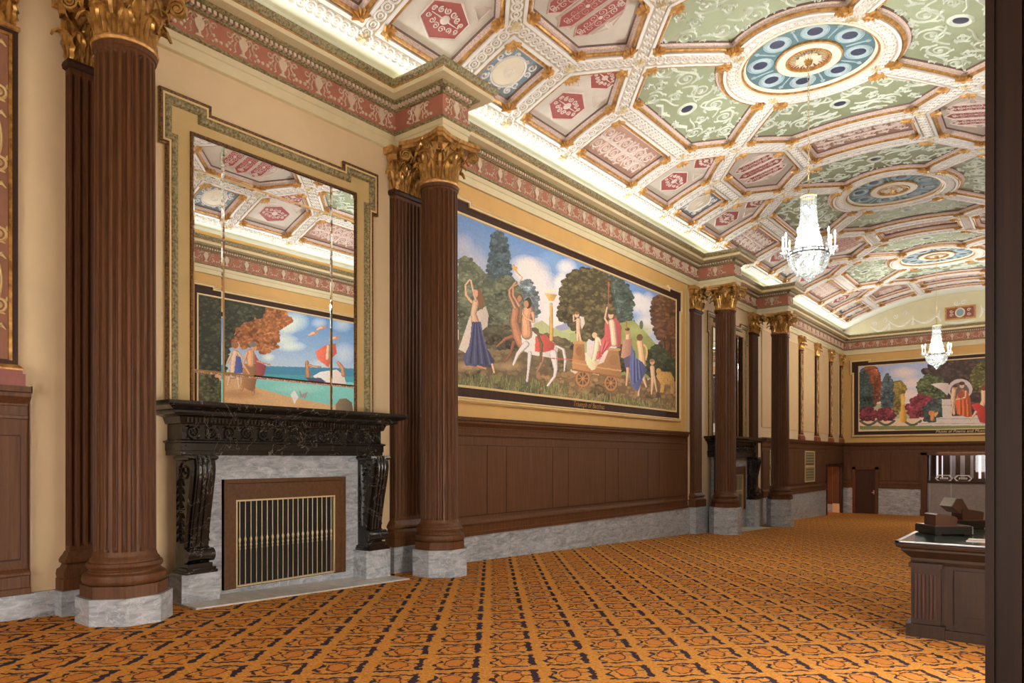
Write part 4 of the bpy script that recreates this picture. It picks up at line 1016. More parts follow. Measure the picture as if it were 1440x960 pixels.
# followers
cv.round_limb([(388, 590), (392, 660), (384, 736)], [26, 17, 11], (200, 158, 126)); cv.round_limb([(394, 450), (388, 520)], [24, 28], (206, 164, 132)); cv.poly([(366, 492), (416, 484), (418, 560), (396, 606), (354, 584)], (172, 124, 104), 1, .15); cv.poly([(370, 590), (412, 570), (408, 640), (376, 640)], (92, 82, 112)); cv.ell(390, 446, 13, 17, (176, 130, 100)); cv.ell(390, 434, 13, 9, HAIR); cv.limb([(384, 390), (384, 430)], 8, (150, 104, 60), 0)
cv.ell(480, 560, 20, 46, (206, 172, 110)); cv.ell(478, 560, 12, 34, (140, 140, 90))
cv.round_limb([(456, 506), (464, 560), (470, 620)], [36, 34, 40], (222, 176, 134)); cv.ell(456, 478, 17, 18, (104, 74, 46)); cv.round_limb([(474, 690), (492, 745)], [22, 10], SK); cv.round_limb([(452, 720), (450, 792)], [20, 10], SK)
cv.poly([(412, 516), (436, 590), (470, 610), (496, 650), (472, 700), (446, 772), (410, 740), (400, 640)], (80, 88, 132), 1, .2); cv.folds((((416, 560), (460, 620)), ((415, 730), (470, 690))), (80, 88, 132), 6, 9)
cv.round_limb([(524, 640), (528, 690), (520, 782)], [26, 24, 9], (216, 172, 136)); cv.round_limb([(534, 690), (548, 770)], [14, 8], (210, 166, 130)); cv.ell(524, 610, 13, 16, (206, 160, 120)); cv.ell(522, 602, 13, 9, (150, 110, 66))
LE = (196, 152, 84)
cv.poly([(546, 690), (556, 652), (586, 664), (622, 664), (642, 700), (640, 784), (622, 780), (624, 736), (592, 730), (584, 776), (566, 774), (570, 730)], LE, 1, .1); cv.ell(558, 660, 14, 16, LE)
for _ in range(60): x, y = cv.rng.uniform(552, 640), cv.rng.uniform(660, 770); cv.ell(x, y, 3.2, 3.2, (120, 84, 44), .35, 6)

def mural_frame(name, P, a0, a1, label, title, cv, tw):
    """P(a, out, z) -> 3D point; a runs to the viewer's right"""
    c = P((a0 + a1) / 2, 0, PZ0 - .3); root = empty(name, c, label=label, cat='mural')
    e = .24; k = .10; s = 1 if a1 > a0 else -1
    L, R = a0 - s * e, a1 + s * e; B, T = PZ0 - .22, PZ1 + .19
    O = [(R, B), (R, T - .45), (R + s * k, T - .45), (R + s * k, T + .08), (R - s * .65, T + .08), (R - s * .65, T), (L + s * .65, T), (L + s * .65, T + .08), (L - s * k, T + .08), (L - s * k, T - .45), (L, T - .45), (L, B)]
    mk('frame_board', MB().prism(O, lambda p: P(p[0], 0, p[1]), lambda p: P(p[0], .05, p[1])), MAT['wood_dark'], root)
    path = O if s > 0 else O
    def ring(prof, path):
        m = MB().sweep([(-o if s < 0 else o, d) for o, d in prof], path, True); m.v = [P(a, c_, b) for a, b, c_ in m.v]; return m
    mk('outer_moulding', ring([(-.10, 0), (-.10, .05), (-.07, .08), (-.045, .06), (-.03, .085), (0, .085), (0, .04)], path), MAT['fillet'], root)
    mk('inner_fillet', ring([(-.05, .05), (-.045, .07), (-.01, .07), (0, .055)], [(a1, PZ0), (a1, PZ1), (a0, PZ1), (a0, PZ0)]), MAT['fillet'], root)
    canvas_object(cv, lambda u, v: P(a0 + (a1 - a0) * u, .058, PZ1 + (PZ0 - PZ1) * v), root)
    if title:
        cu = bpy.data.curves.new('title_lettering', 'FONT'); cu.body = title; cu.size = .17; cu.shear = .25; cu.align_x = 'CENTER'; cu.extrude = .002; cu.materials.append(MAT['gold_pale'] if 'Muses' in title else MAT['gold_paint'])
        o = bpy.data.objects.new('title_lettering', cu); COL.objects.link(o); o.parent = root
        q = P((a0 + a1) / 2, .056, PZ0 - .175); f = ORG[root.name]; o.location = [q[i] - f[i] for i in range(3)]
        ax = Vector(P(1, 0, 0)) - Vector(P(0, 0, 0)); ax = ax * s; up = Vector((0, 0, 1)); nz = ax.cross(up)
        o.rotation_euler = Matrix((ax, up, nz)).transposed().to_euler(); o.scale = (tw, 1, 1)
        bpy.context.view_layer.update(); me = bpy.data.meshes.new_from_object(o.evaluated_get(bpy.context.evaluated_depsgraph_get())); me.name = 'title_lettering'
        q = bpy.data.objects.new('title_lettering', me); COL.objects.link(q); q.parent = root; q.location = o.location; q.rotation_euler = o.rotation_euler; q.scale = o.scale; q['kind'] = 'stuff'
        bpy.data.objects.remove(o)
    return root
mural_frame('wall_mural', lambda a, o, z: (XW + .03 + o, a, z), A0, A1, 'framed mural of a chariot procession with centaurs above the mahogany wainscot', 'Triumph of Bacchus', cv, 1.0)
fld = mk('trim_10', MB().box(XW, XW + .03, 8.78, 19.74, .77, 5.13), MAT['ochre'], kind='structure', label='ochre wall field around the chariot mural')
mk('field_border', MB().box(XW, XW + .05, 19.62, 19.74, .77, 5.13), MAT['tan'], fld)

# --- the garden with muses on the end wall
E0x, E1x = -8.13, .33
W2, H2 = 460, 175
def conv2(px, py):
    x, z = on_y(px, py, YE - .07); return (x - E0x) / (E1x - E0x) * W2, (PZ1 - z) / (PZ1 - PZ0) * H2
cv = Canvas(W2, H2, conv2, (1190, 480), 6.857, 3)
cv.grad([(0, (150, 168, 206)), (.3, (178, 186, 206)), (.6, (226, 208, 198)), (1, (230, 200, 180))])
for e in ((560, 300, 140, 60), (640, 400, 120, 60), (600, 520, 120, 60)): cv.soft(*e, (226, 206, 200), .8)
cv.soft(320, 290, 60, 60, (128, 152, 204), .6)
cv.poly([(130, 600), (700, 600), (700, 760), (130, 760)], (170, 168, 140))
cv.foliage([(170, 260), (250, 235), (300, 270), (340, 440), (310, 560), (260, 620), (240, 500), (200, 330)], (122, 62, 42), (176, 98, 62), 150, 18)
cv.foliage([(130, 300), (165, 265), (195, 310), (240, 420), (258, 600), (250, 680), (130, 680)], (52, 70, 68), (84, 104, 100), 150, 14)
cv.foliage([(450, 400), (520, 390), (575, 450), (530, 520), (520, 640), (480, 720), (445, 650)], (128, 108, 48), (178, 154, 84), 90, 15)
cv.foliage([(395, 310), (440, 380), (456, 500), (445, 620), (420, 680), (360, 660), (342, 560), (350, 460), (365, 380)], (70, 90, 98), (112, 132, 138), 120, 13)
cv.foliage([(740, 290), (800, 240), (900, 190), (1100, 150), (1345, 150), (2000, 150), (2000, 780), (900, 780), (900, 500), (850, 330)], (64, 52, 52), (112, 86, 74), 420, 22)
cv.foliage([(680, 410), (760, 340), (830, 330), (930, 360), (940, 560), (740, 560)], (70, 84, 56), (136, 148, 96), 130, 17)
cv.foliage([(1200, 330), (1260, 230), (1345, 190), (1500, 300), (1500, 500), (1220, 480)], (90, 88, 48), (168, 158, 84), 130, 14)
cv.foliage([(580, 640), (640, 560), (720, 510), (830, 560), (850, 640), (760, 720), (620, 730)], (122, 44, 58), (178, 78, 92), 130, 18)
cv.foliage([(740, 640), (860, 560), (940, 560), (940, 760), (760, 770)], (50, 62, 60), (86, 100, 90), 80, 16)
cv.poly([(130, 742), (720, 742), (720, 824), (130, 824)], (218, 192, 166))
for x in (215, 385): cv.foliage([(x - 85, 720), (x - 60, 660), (x, 640), (x + 60, 665), (x + 85, 715), (x + 50, 755), (x - 60, 755)], (104, 36, 50), (168, 70, 88), 80, 14)
for x in (215, 385, 640):
    pts = [(x - 80 + i * 16, 765 + 40 * math.sin(PI * i / 10)) for i in range(11)]; cv.limb(pts, 22, (78, 84, 64))
cv.limb([(550, 515), (548, 560), (545, 610), (550, 680), (550, 745)], [30, 42, 30, 52, 74], (206, 152, 60), .25); cv.limb([(550, 545), (548, 600)], [30, 22], (232, 186, 92), 0)
ST = (206, 196, 190)
cv.poly([(920, 556), (1010, 556), (1020, 720), (1400, 700), (2000, 700), (2000, 812), (690, 812), (690, 785), (870, 780), (870, 735), (930, 730)], ST)
for p in (((700, 790), (1400, 790)), ((880, 745), (1345, 745)), ((930, 615), (1010, 615))): cv.limb(list(p), 6, (164, 156, 156), 0)
cv.poly([(130, 815), (2000, 808), (2000, 850), (130, 850)], (118, 126, 78))
cv.poly([(815, 412), (900, 398), (985, 402), (1000, 470), (975, 520), (920, 470)], (204, 190, 186), 1, .1)
cv.ell(1100, 460, 118, 100, (196, 186, 188)); cv.ell(1095, 480, 92, 84, (96, 84, 84))
cv.round_limb([(1040, 460), (1028, 560), (1040, 700)], [44, 46, 22], SK); cv.round_limb([(1030, 600), (1015, 700)], [26, 16], SK); cv.ell(1050, 440, 22, 24, SK2); cv.ell(1050, 430, 22, 14, HAIR)
cv.poly([(1075, 500), (1120, 460), (1170, 480), (1200, 560), (1215, 725), (1160, 730), (1070, 700), (1050, 580)], (196, 90, 52), 1, .2); cv.folds((((1080, 560), (1190, 560)), ((1080, 700), (1200, 720))), (196, 90, 52), 6, 14)
cv.ell(1115, 424, 24, 28, SK); cv.ell(1115, 404, 28, 18, HAIR); cv.round_limb([(1155, 480), (1150, 540), (1060, 560)], [20, 18, 14], SK); cv.ell(1105, 510, 30, 40, (150, 80, 60))
cv.round_limb([(1325, 480), (1330, 570), (1300, 640)], [52, 56, 50], SK); cv.ell(1325, 450, 24, 24, (120, 60, 44)); cv.poly([(1205, 610), (1270, 590), (1345, 640), (1420, 600), (1420, 800), (1290, 780), (1250, 680)], (176, 56, 50), 1, .2); cv.round_limb([(1250, 680), (1220, 730), (1195, 760)], [30, 16, 12], SK)
cv.round_limb([(838, 690), (830, 750)], [46, 40], (206, 130, 76)); cv.ell(815, 690, 22, 22, (206, 130, 76)); cv.poly([(840, 700), (880, 676), (890, 690), (860, 730)], (210, 160, 110))
mural_frame('wall_mural', lambda a, o, z: (a, YE - .03 - o, z), E0x, E1x, 'framed garden mural with muses, cypresses and red shrubs on the end wall', 'Muses of Poems and Music', cv, 1.05)

# --- beach scene on the opposite wall, seen in the large mirror
R0, R1 = 10.02, 19.3
XM = XW + .038
W3, H3 = 520, 190
XV = 2 * XM - (XR - .07)
def conv3(px, py):
    y, z = on_x(px, py, XV); return (y - R0) / (R1 - R0) * W3, (PZ1 - z) / (PZ1 - PZ0) * H3
cv = Canvas(W3, H3, conv3, (265, 400), 5.187, 5)
cv.grad([(0, (84, 134, 190)), (.3, (124, 160, 200)), (.6, (178, 196, 210)), (.66, (196, 206, 206)), (1, (196, 206, 206))])
for e in ((760, 270, 120, 80), (700, 320, 90, 60), (680, 400, 120, 40), (740, 450, 120, 40), (580, 530, 50, 30)): cv.soft(*e, (216, 226, 216), .8)
for e in ((1120, 290, 80, 60), (950, 280, 60, 40), (1130, 500, 90, 80), (960, 580, 100, 40)): cv.soft(*e, (200, 210, 222), .6)
cv.poly([(480, 592), (2200, 640), (2200, 1000), (480, 900)], (58, 124, 158)); cv.poly([(480, 650), (2200, 700), (2200, 1000), (480, 900)], (64, 148, 164)); cv.poly([(480, 690), (2200, 745), (2200, 1000), (480, 900)], (118, 196, 190)); cv.soft(800, 760, 200, 40, (158, 212, 200), .6)
cv.poly([(60, 640), (300, 640), (430, 680), (500, 752), (700, 810), (1020, 876), (1400, 910), (2200, 940), (2200, 1100), (60, 1000)], (206, 166, 118)); cv.soft(380, 800, 160, 40, (176, 126, 84), .7)
cv.foliage([(270, 320), (400, 230), (560, 150), (700, 190), (745, 260), (650, 330), (645, 455), (540, 500), (480, 440), (400, 460), (300, 440)], (160, 92, 50), (218, 142, 84), 420, 17)
cv.foliage([(60, 60), (300, 80), (560, 150), (520, 230), (410, 260), (330, 320), (290, 420), (262, 640), (60, 630)], (46, 52, 40), (98, 100, 72), 420, 17)
cv.round_limb([(262, 440), (320, 390), (370, 340)], [14, 10, 6], (60, 44, 36))
cv.foliage([(60, 650), (160, 640), (235, 720), (240, 880), (60, 870)], (72, 76, 54), (134, 132, 86), 120, 14)
cv.round_limb([(300, 660), (285, 735)], [28, 14], SK); cv.round_limb([(355, 660), (368, 760)], [28, 14], SK); cv.round_limb([(340, 500), (325, 570), (325, 660)], [50, 46, 60], (220, 180, 152)); cv.round_limb([(310, 510), (280, 570)], [18, 12], SK); cv.ell(350, 446, 22, 28, SK); cv.ell(338, 440, 26, 26, (150, 96, 60)); cv.round_limb([(360, 500), (390, 540)], [18, 12], SK)
cv.poly([(345, 518), (378, 530), (402, 645), (330, 648)], (70, 84, 150), 1, .2)
cv.poly([(480, 500), (520, 570), (566, 592), (548, 662), (488, 672)], (142, 62, 68), 1, .2); cv.round_limb([(470, 690), (470, 800)], [44, 18], SK2); cv.round_limb([(410, 690), (385, 770)], [36, 16], SK2); cv.poly([(398, 578), (492, 578), (496, 690), (470, 780), (430, 770), (384, 742)], (150, 106, 70), 1, .2); cv.round_limb([(450, 500), (452, 580)], [62, 56], (204, 152, 112)); cv.round_limb([(425, 500), (396, 580), (440, 650)], [22, 18, 13], (204, 152, 112)); cv.round_limb([(500, 560), (590, 584)], [16, 10], SK2); cv.ell(474, 458, 22, 28, (196, 146, 112)); cv.ell(466, 438, 28, 18, (110, 110, 110))
for x, y in ((905, 356), (965, 316), (1060, 390)): cv.round_limb([(x - 28, y + 14), (x, y), (x + 26, y - 4)], [16, 26, 18], (214, 160, 124)); cv.ell(x + 24, y - 4, 12, 12, (190, 130, 90))
cv.poly([(922, 490), (1000, 440), (1070, 430), (1080, 500), (1040, 540), (1020, 604), (940, 545)], (210, 98, 74), 1, .2); cv.round_limb([(1016, 450), (1010, 540)], [22, 26], SK)
cv.poly([(905, 668), (960, 636), (1080, 620), (1130, 660), (1150, 724), (960, 720)], (228, 216, 212), 1, .1); cv.round_limb([(862, 566), (870, 670)], [26, 34], (170, 120, 84)); cv.round_limb([(880, 590), (960, 600)], [16, 12], (180, 130, 94)); cv.round_limb([(1090, 570), (1120, 610), (1128, 660)], [24, 30, 28], (176, 126, 90)); cv.poly([(850, 680), (960, 680), (1000, 710), (900, 720)], (70, 72, 110))
cv.poly([(740, 800), (770, 772), (800, 820), (770, 872), (755, 830)], (244, 244, 242)); cv.poly([(800, 760), (825, 800), (870, 780), (850, 830), (815, 820)], (150, 140, 140))
cv.poly([(1070, 876), (1100, 834), (1150, 830), (1190, 860), (1200, 930), (1070, 920)], (112, 96, 74), 1, .2)
mural_frame('wall_mural', lambda a, o, z: (XR - .03 - o, a, z), R0, R1, 'framed beach mural with sea and bathers on the wall facing the large mirror', None, cv, 1.0)

# ------------------------------------------------------------------ thin gilded pilasters and the panels between them
def build_gilt(yc, hw=.25):
    root = empty('gilded_pilaster', (XW, yc, .77)); x = XW + .003
    mk('pilaster_base', MB().box(x, x + .13, yc - hw - .05, yc + hw + .05, .77, .90).box(x, x + .11, yc - hw - .03, yc + hw + .03, .90, .94), MAT['maroon'], root)
    mk('base_moulding', MB().sweep([(0, .94), (.04, .94), (.04, .96), (.015, .99), (0, 1.0)], [(x, yc + hw), (x + .07, yc + hw), (x + .07, yc - hw), (x, yc - hw)]), MAT['gold_paint'], root)
    mk('shaft', MB().box(x, x + .07, yc - hw, yc + hw, .98, 4.56), MAT['wood_dark'], root)
    mk('scroll_ground', MB().box(x + .07, x + .076, yc - hw + .07, yc + hw - .07, 1.05, 4.50), MAT['damask'], root)
    mk('gold_edge', yz_sweep([(0, 0), (0, .025), (.03, .025), (.035, .005)], [(yc + hw - .06, 1.04), (yc + hw - .06, 4.51), (yc - hw + .06, 4.51), (yc - hw + .06, 1.04)], x + .068), MAT['gold'], root)
    m = MB(); f = lambda u, v, d: (x + .076 + d, yc + u, v)
    ridge(m, [(.10 * math.sin(z * 4.2), z) for z in np.linspace(1.15, 4.4, 60)], .012, .014, f)
    k = 0
    for z in np.arange(1.25, 4.35, .374):
        s = 1 if k % 2 else -1; k += 1
        ridge(m, spiral(s * .07, z, .085, .012, -s * PI / 2, s * 1.5, 16), .014, .018, f); disc(m, s * .07, z, .022, .02, f, 7)
        for q in range(4): a = q * 1.5 + .4; ridge(m, [(s * .07 + .08 * math.cos(a), z + .08 * math.sin(a)), (s * .07 + .11 * math.cos(a + .4), z + .12 * math.sin(a + .4))], [.022, .004], .016, f)
        ridge(m, [(-s * .02, z + .12), (-s * .10, z + .16), (-s * .14, z + .11)], [.01, .025, .004], .016, f)
    mk('scroll_relief', m, MAT['tan'], root, smooth=50)
    cap = mk('capital', MB().sweep([(-.0, 4.56), (.03, 4.565), (.03, 4.60), (0, 4.61), (0, 4.8), (.05, 4.98), (.09, 5.04), (.09, 5.14)], [(x, yc + hw - .02), (x + .08, yc + hw - .02), (x + .08, yc - hw + .02), (x, yc - hw + .02)]), MAT['gold_paint'], root)
    for s in (-1, 0, 1): sub('leaf', LEAF_SMALL, cap, (x + .085, yc + s * .16, 4.61), (0, 0, 0))
    for s in (-1, 1): sub('leaf', LEAF_SMALL, cap, (x + .09, yc + s * .08, 4.74), (0, 0, 0)); sub('helix', HEL, cap, (x + .13, yc + s * .24, 4.98), (0, 0, s * PI / 3)); sub('helix', HEL, cap, (x + .14, yc + s * .07, 4.98), (0, 0, -s * PI / 2.4))
    sub('fleuron', FLEU, cap, (x + .16, yc, 5.06), (0, 0, 0))
    return root
g0 = build_gilt(2.46)
GY = [2.46, 28.7, 31.1, 33.5, 35.85, 37.85]
GL = ['thin gilded pilaster with rose-brown scroll panel beside the plain cream pier', 'thin gilded pilaster with scroll panel nearest to the farthest fluted column', 'thin gilded pilaster with scroll panel, third from the end wall corner beyond the air grille',
      'thin gilded pilaster with scroll panel above the air grille', 'thin gilded pilaster with scroll panel above the side doorway', 'thin gilded pilaster with scroll panel in the corner by the garden mural']
for i, y in enumerate(GY):
    r = g0 if i == 0 else copy_tree(g0, loc=(XW, y, .77)); tag(r, GL[i], 'pilaster', 'thin gilded scroll pilasters')
far_trim = empty('trim_11', (XW, 32, 1.1), kind='structure', label='framed wall panels between the thin gilded pilasters')
for a, b in zip([26.35] + GY[1:], GY[1:]):
    y0, y1 = a + (.4 if a > 27 else 0), b - .4
    if y1 - y0 < .4: continue
    o = mk('wall_panel', MB().box(XW, XW + .02, y0, y1, 1.15, 4.75), MAT['far_panel'], far_trim)
    mk('panel_border', yz_sweep([(-.05, 0), (-.05, .04), (0, .04), (0, .015)], [(y1, 1.15), (y1, 4.75), (y0, 4.75), (y0, 1.15)], XW), MAT['fillet'], o)

# ------------------------------------------------------------------ foreground wooden pier on the opposite wall
mb = MB().box(-.215, XR - .003, 3.02, 3.75, floor_z(3.0) - .02, 6.3)
pier = mk('wood_pier', mb, MAT['wood_pier'], org=(.4, 3.3, floor_z(3.3)), label='tall dark mahogany pier standing beside the ticket counter', cat='pier')
for a, b, o in ((-.232, -.205, 0.0), (-.175, -.125, .03), (-.10, -.085, .012), (-.045, .04, .03), (.07, .13, .03)):
    mk('vertical_moulding', MB().box(a, b, 3.02 - o - .012, 3.1, floor_z(3.0) - .02, 6.3), MAT['wood_pier'], pier)

# ------------------------------------------------------------------ ticket counter
CT = -.90
ct = empty('ticket_counter', (-.2, 9.2, floor_z(9.2)), label='dark wooden ticket counter with fluted corner and green marble top', cat='counter')
x0, x1, y0, y1 = -1.30, 1.0, 8.72, 11.6
mk('counter_body', MB().wedge(x0, x1, y0, y1, CT - .1), MAT['wood_pier'], ct)
mk('cornice', MB().sweep([(0, CT - .24), (.02, CT - .24), (.04, CT - .20), (.04, CT - .17), (.08, CT - .13), (.12, CT - .09), (.12, CT - .07), (.16, CT - .05), (.17, CT - .02), (.17, CT), (-.3, CT)], [(x0, y1), (x0, y0), (x1, y0)][::-1]), MAT['wood_pier'], ct)
mk('marble_top', MB().box(x0 - .13, x1, y0 - .13, y1 + .13, CT - .005, CT + .012), MAT['green_marble'], ct)
mk('top_edge', MB().box(x0 - .17, x0 - .13, y0 - .17, y1 + .15, CT - .01, CT + .012).box(x0 - .17, x1, y0 - .17, y0 - .13, CT - .01, CT + .012), MAT['marble'], ct)
pz = floor_z(8.7)
pi_ = mk('corner_pilaster', MB().box(x0 - .035, x0 + .24, y0 - .05, y0 + .3, pz, CT - .22), MAT['wood_pier'], ct)
for k in range(6):
    a = x0 + .0 + k * .036
    mk('reed', MB().box(a, a + .02, y0 - .062, y0 - .05, pz + .20, CT - .34), MAT['wood_dark'], pi_)
mk('pilaster_foot', MB().box(x0 - .08, x0 + .28, y0 - .10, y0 + .34, pz - .01, pz + .14), MAT['wood_pier'], pi_)
mk('pilaster_neck', MB().box(x0 - .055, x0 + .26, y0 - .075, y0 + .3, CT - .27, CT - .22), MAT['wood_pier'], pi_)
mk('counter_panel', MB().box(x0 + .42, x1 - .2, y0 - .015, y0 + .01, pz + .25, CT - .36), MAT['wood_pier'], ct)
m = MB().box(x0 + .36, x1, y0 - .022, y0, CT - .36, CT - .28).box(x0 + .36, x1, y0 - .022, y0, pz + .17, pz + .25).box(x0 + .36, x0 + .42, y0 - .022, y0, pz + .25, CT - .36).box(x0 + .24, x1, y0 - .05, y0, pz - .01, pz + .10)
mk('panel_frame', m, MAT['wood_pier'], ct)
# sales terminals on the counter
def terminal(x, y, rz, label, blk, slab):
    root = empty('sales_terminal', (x, y, CT + .012), label=label, cat='terminal', group='sales terminals on the counter')
    c, s = math.cos(rz), math.sin(rz)
    def T(m): m.v = [(x + a * c - b * s, y + a * s + b * c, CT + .012 + z) for a, b, z in m.v]; return m
    mk('cash_drawer', T(MB().box(-.22, .22, -.20, .20, .012, .095)), MAT['black_plastic'], root)
    mk('drawer_lid', T(MB().box(-.215, .215, -.195, .195, .095, .106)), MAT['case_brown'], root)
    mk('drawer_edge', T(MB().box(.208, .221, -.203, -.19, .014, .1)), MAT['steel'], root)
    mk('drawer_foot', T(MB().box(-.19, -.13, -.18, .18, 0, .012).box(.13, .19, -.18, .18, 0, .012)), MAT['black_plastic'], root)
    b0, b1 = blk
    m = MB(); prof = [(b0, .106), (b1, .106), (b1 + .01, .20), (b1 - .03, .215), (b0 + .03, .245), (b0, .23)]
    m.prism(prof, lambda p: (p[0], -.15, p[1]), lambda p: (p[0], .08, p[1])); mk('terminal_body', T(m), MAT['case_brown'], root)
    if slab:
        k = slab; m = MB(); prof = [(b0 - .03 * k, .19), (b0 + .07 * k, .17), (b0 + .09 * k, .23), (b0 + .01 * k, .23 + .14 * k), (b0 - .06 * k, .23 + .145 * k), (b0 - .12 * k, .23 + .04 * k)]
        m.prism(prof, lambda p: (p[0], -.13, p[1]), lambda p: (p[0], .13, p[1])); sc = mk('screen_housing', T(m), MAT['case_brown'], root)
        p, q = prof[4], prof[5]
        m = MB().prism([(p[0] - .012, p[1] + .006), (p[0], p[1]), (q[0], q[1]), (q[0] - .012, q[1] + .006)], lambda v: (v[0], -.12, v[1]), lambda v: (v[0], .12, v[1])); mk('screen_glass', T(m), MAT['steel'], sc)
    return root
terminal(-1.16, 9.72, TH, 'dark sales terminal with folded brown screen at the counter corner', (-.18, .06), 0)
terminal(-1.10, 10.75, TH, 'brown sales terminal with tilted screen behind the folded one', (-.06, .20), 1.0)
terminal(-.52, 11.1, TH, 'larger brown sales terminal beside the wooden pier', (-.02, .20), 1.3)
o = mk('printed_leaflet', MB().box(-.86, -.60, 8.95, 9.25, CT + .013, CT + .02), MAT['paper'], label='white printed leaflet lying on the green marble counter top', cat='leaflet')
mk('printed_band', MB().box(-.86, -.60, 9.0, 9.06, CT + .02, CT + .021), MAT['red'], o)
o = mk('card_reader', MB().box(-1.42, -1.30, 9.95, 10.15, CT + .013, CT + .04), MAT['black_plastic'], label='small black card reader with looped cable on the counter edge', cat='card reader')
mk('cable', MB().tube([(-1.32 + .08 * math.cos(a), 9.99, CT + .04 + .06 * math.sin(a)) for a in np.linspace(0, PI, 9)], .006, 6), MAT['black_plastic'], o)

# ------------------------------------------------------------------ chandeliers
def build_chandelier(x, y, zc_ceiling):
    ZT = 5.03; root = empty('crystal_chandelier', (x, y, 3.36)); c = (x, y, 0)
    m = MB(); n = 34; z = ZT; L = (zc_ceiling - ZT) / n
    for i in range(n):
        r = .022; pts = [(r * math.cos(t), (L * .62) * math.sin(t)) for t in np.linspace(0, 2 * PI, 9)]
        m.tube([(x + (a if i % 2 else 0), y + (0 if i % 2 else a), z + L * (i + .5) + b) for a, b in pts], .006, 4)
    mk('chain', m, MAT['brass'], root, smooth=60)
    mk('crown', MB().lathe([(.02, ZT + .02), (.06, ZT), (.13, ZT - .02), (.15, ZT - .05), (.13, ZT - .07), (.02, ZT - .06)], 20, c), MAT['brass'], root, smooth=40)
    def drops(path, r=.011):
        mm = MB(); P = [Vector((a, 0, b)) for a, b in path]
        for p, q in zip(P, P[1:]):
            d = (q - p); u = d.normalized(); s = Vector((0, 1, 0)); t = u.cross(s); mid = p + d * .5; h = d.length * .46
            vs = [mid - u * h, mid + u * h] + [mid + s * r, mid + t * r, mid - s * r, mid - t * r]
            mm.add(vs, [(0, 2, 3), (0, 3, 4), (0, 4, 5), (0, 5, 2), (1, 3, 2), (1, 4, 3), (1, 5, 4), (1, 2, 5)])
        return mm
    up = [(.135 + .13 * t ** 2.2, ZT - .05 - t * 1.02) for t in np.linspace(0, 1, 15)]
    me = to_mesh('crystal_strand', drops(up, .013), MAT['crystal'])
    bowl = [(.365 * math.cos(t) ** .55 + .0, 3.86 - .36 * math.sin(t)) for t in np.linspace(0, 1.40, 11)]
    me2 = to_mesh('bowl_strand', drops(bowl, .016), MAT['crystal'])
    n = 22
    for i in range(n):
        o = sub('crystal_strand', me, root, (x, y, 0), (0, 0, 2 * PI * i / n))
        o = sub('bowl_strand', me2, root, (x, y, 0), (0, 0, 2 * PI * (i + .5) / n))
    mk('bowl_glass', MB().lathe([(r * .93, z_) for r, z_ in bowl], 28, c, False), MAT['crystal'], root, smooth=60)
    mk('inner_glass', MB().lathe([(r * .86, z_) for r, z_ in up], 22, c, False), MAT['crystal'], root, smooth=60)
    mk('top_tier', MB().lathe([(.13, ZT - .05), (.145, ZT - .06), (.15, ZT - .22), (.14, ZT - .24)], 24, c, False), MAT['crystal'], root)
    mk('ring_band', MB().lathe([(.355, 3.86), (.375, 3.86), (.375, 3.885), (.355, 3.885)], 32, c, False).lathe([(.355, 3.925), (.375, 3.925), (.375, 3.94), (.355, 3.94)], 32, c, False), MAT['black'], root)
    for i in range(8):
        a = i * PI / 4; mk('ring_post', MB().box(x + .363 * math.cos(a) - .01, x + .363 * math.cos(a) + .01, y + .363 * math.sin(a) - .01, y + .363 * math.sin(a) + .01, 3.86, 3.95), MAT['black'], root)
    for k, (r, z_) in enumerate(((.13, 3.50), (.10, 3.46), (.07, 3.425), (.045, 3.395))):
        mk('drop_tier', MB().lathe([(r, z_), (r * 1.05, z_ - .012), (r * .9, z_ - .035), (r * .7, z_ - .02)], 18, c, False), MAT['crystal'], root)
    mk('pendant_ball', MB().lathe([(.002, 3.34), (.02, 3.352), (.025, 3.37), (.02, 3.388), (.002, 3.40)], 10, c), MAT['crystal'], root)
    n = 10
    arm = MB().tube([(.36, 0, 3.90), (.40, 0, 3.86), (.44, 0, 3.88), (.46, 0, 3.95)], .012, 6); arm.lathe([(.008, 3.95), (.05, 3.965), (.055, 3.98), (.03, 3.985)], 12, (.46, 0, 0))
    arm_me = to_mesh('arm', arm, MAT['crystal'], smooth=50)
    candle_me = to_mesh('candle', MB().lathe([(.012, 3.985), (.012, 4.19)], 8, (.46, 0, 0)), MAT['paper'], smooth=50)
    bulb_me = to_mesh('bulb', MB().lathe([(.004, 4.19), (.017, 4.215), (.014, 4.245), (.002, 4.285)], 8, (.46, 0, 0)), MAT['bulb'], smooth=60)
    dm = MB()
    for q in range(6):
        a = q * PI / 3; dm.v, dm.f = dm.v, dm.f; px, py = .46 + .05 * math.cos(a), .05 * math.sin(a)
        dm.add([(px, py, 3.97), (px, py, 3.87), (px + .008, py, 3.91), (px - .008, py, 3.91), (px, py + .008, 3.91), (px, py - .008, 3.91)], [(0, 2, 4), (0, 4, 3), (0, 3, 5), (0, 5, 2), (1, 4, 2), (1, 3, 4), (1, 5, 3), (1, 2, 5)])
    drop_me = to_mesh('arm_drops', dm, MAT['crystal'])
    for i in range(n):
        a = 2 * PI * i / n + .17
        A_ = sub('arm', arm_me, root, (x, y, 0), (0, 0, a))
        for nm, me_ in (('candle', candle_me), ('bulb', bulb_me), ('arm_drops', drop_me)):
            o = bpy.data.objects.new(nm, me_); COL.objects.link(o); o.parent = A_
    bm_ = MB()
    for q in range(6):
        a = q * PI / 3; bm_.lathe([(.003, 3.74), (.028, 3.76), (.028, 3.80), (.003, 3.82)], 8, (x + .18 * math.cos(a), y + .18 * math.sin(a), 0))
    for q in range(3):
        a = q * 2 * PI / 3; bm_.lathe([(.003, 4.74), (.022, 4.76), (.022, 4.79), (.003, 4.81)], 8, (x + .07 * math.cos(a), y + .07 * math.sin(a), 0))
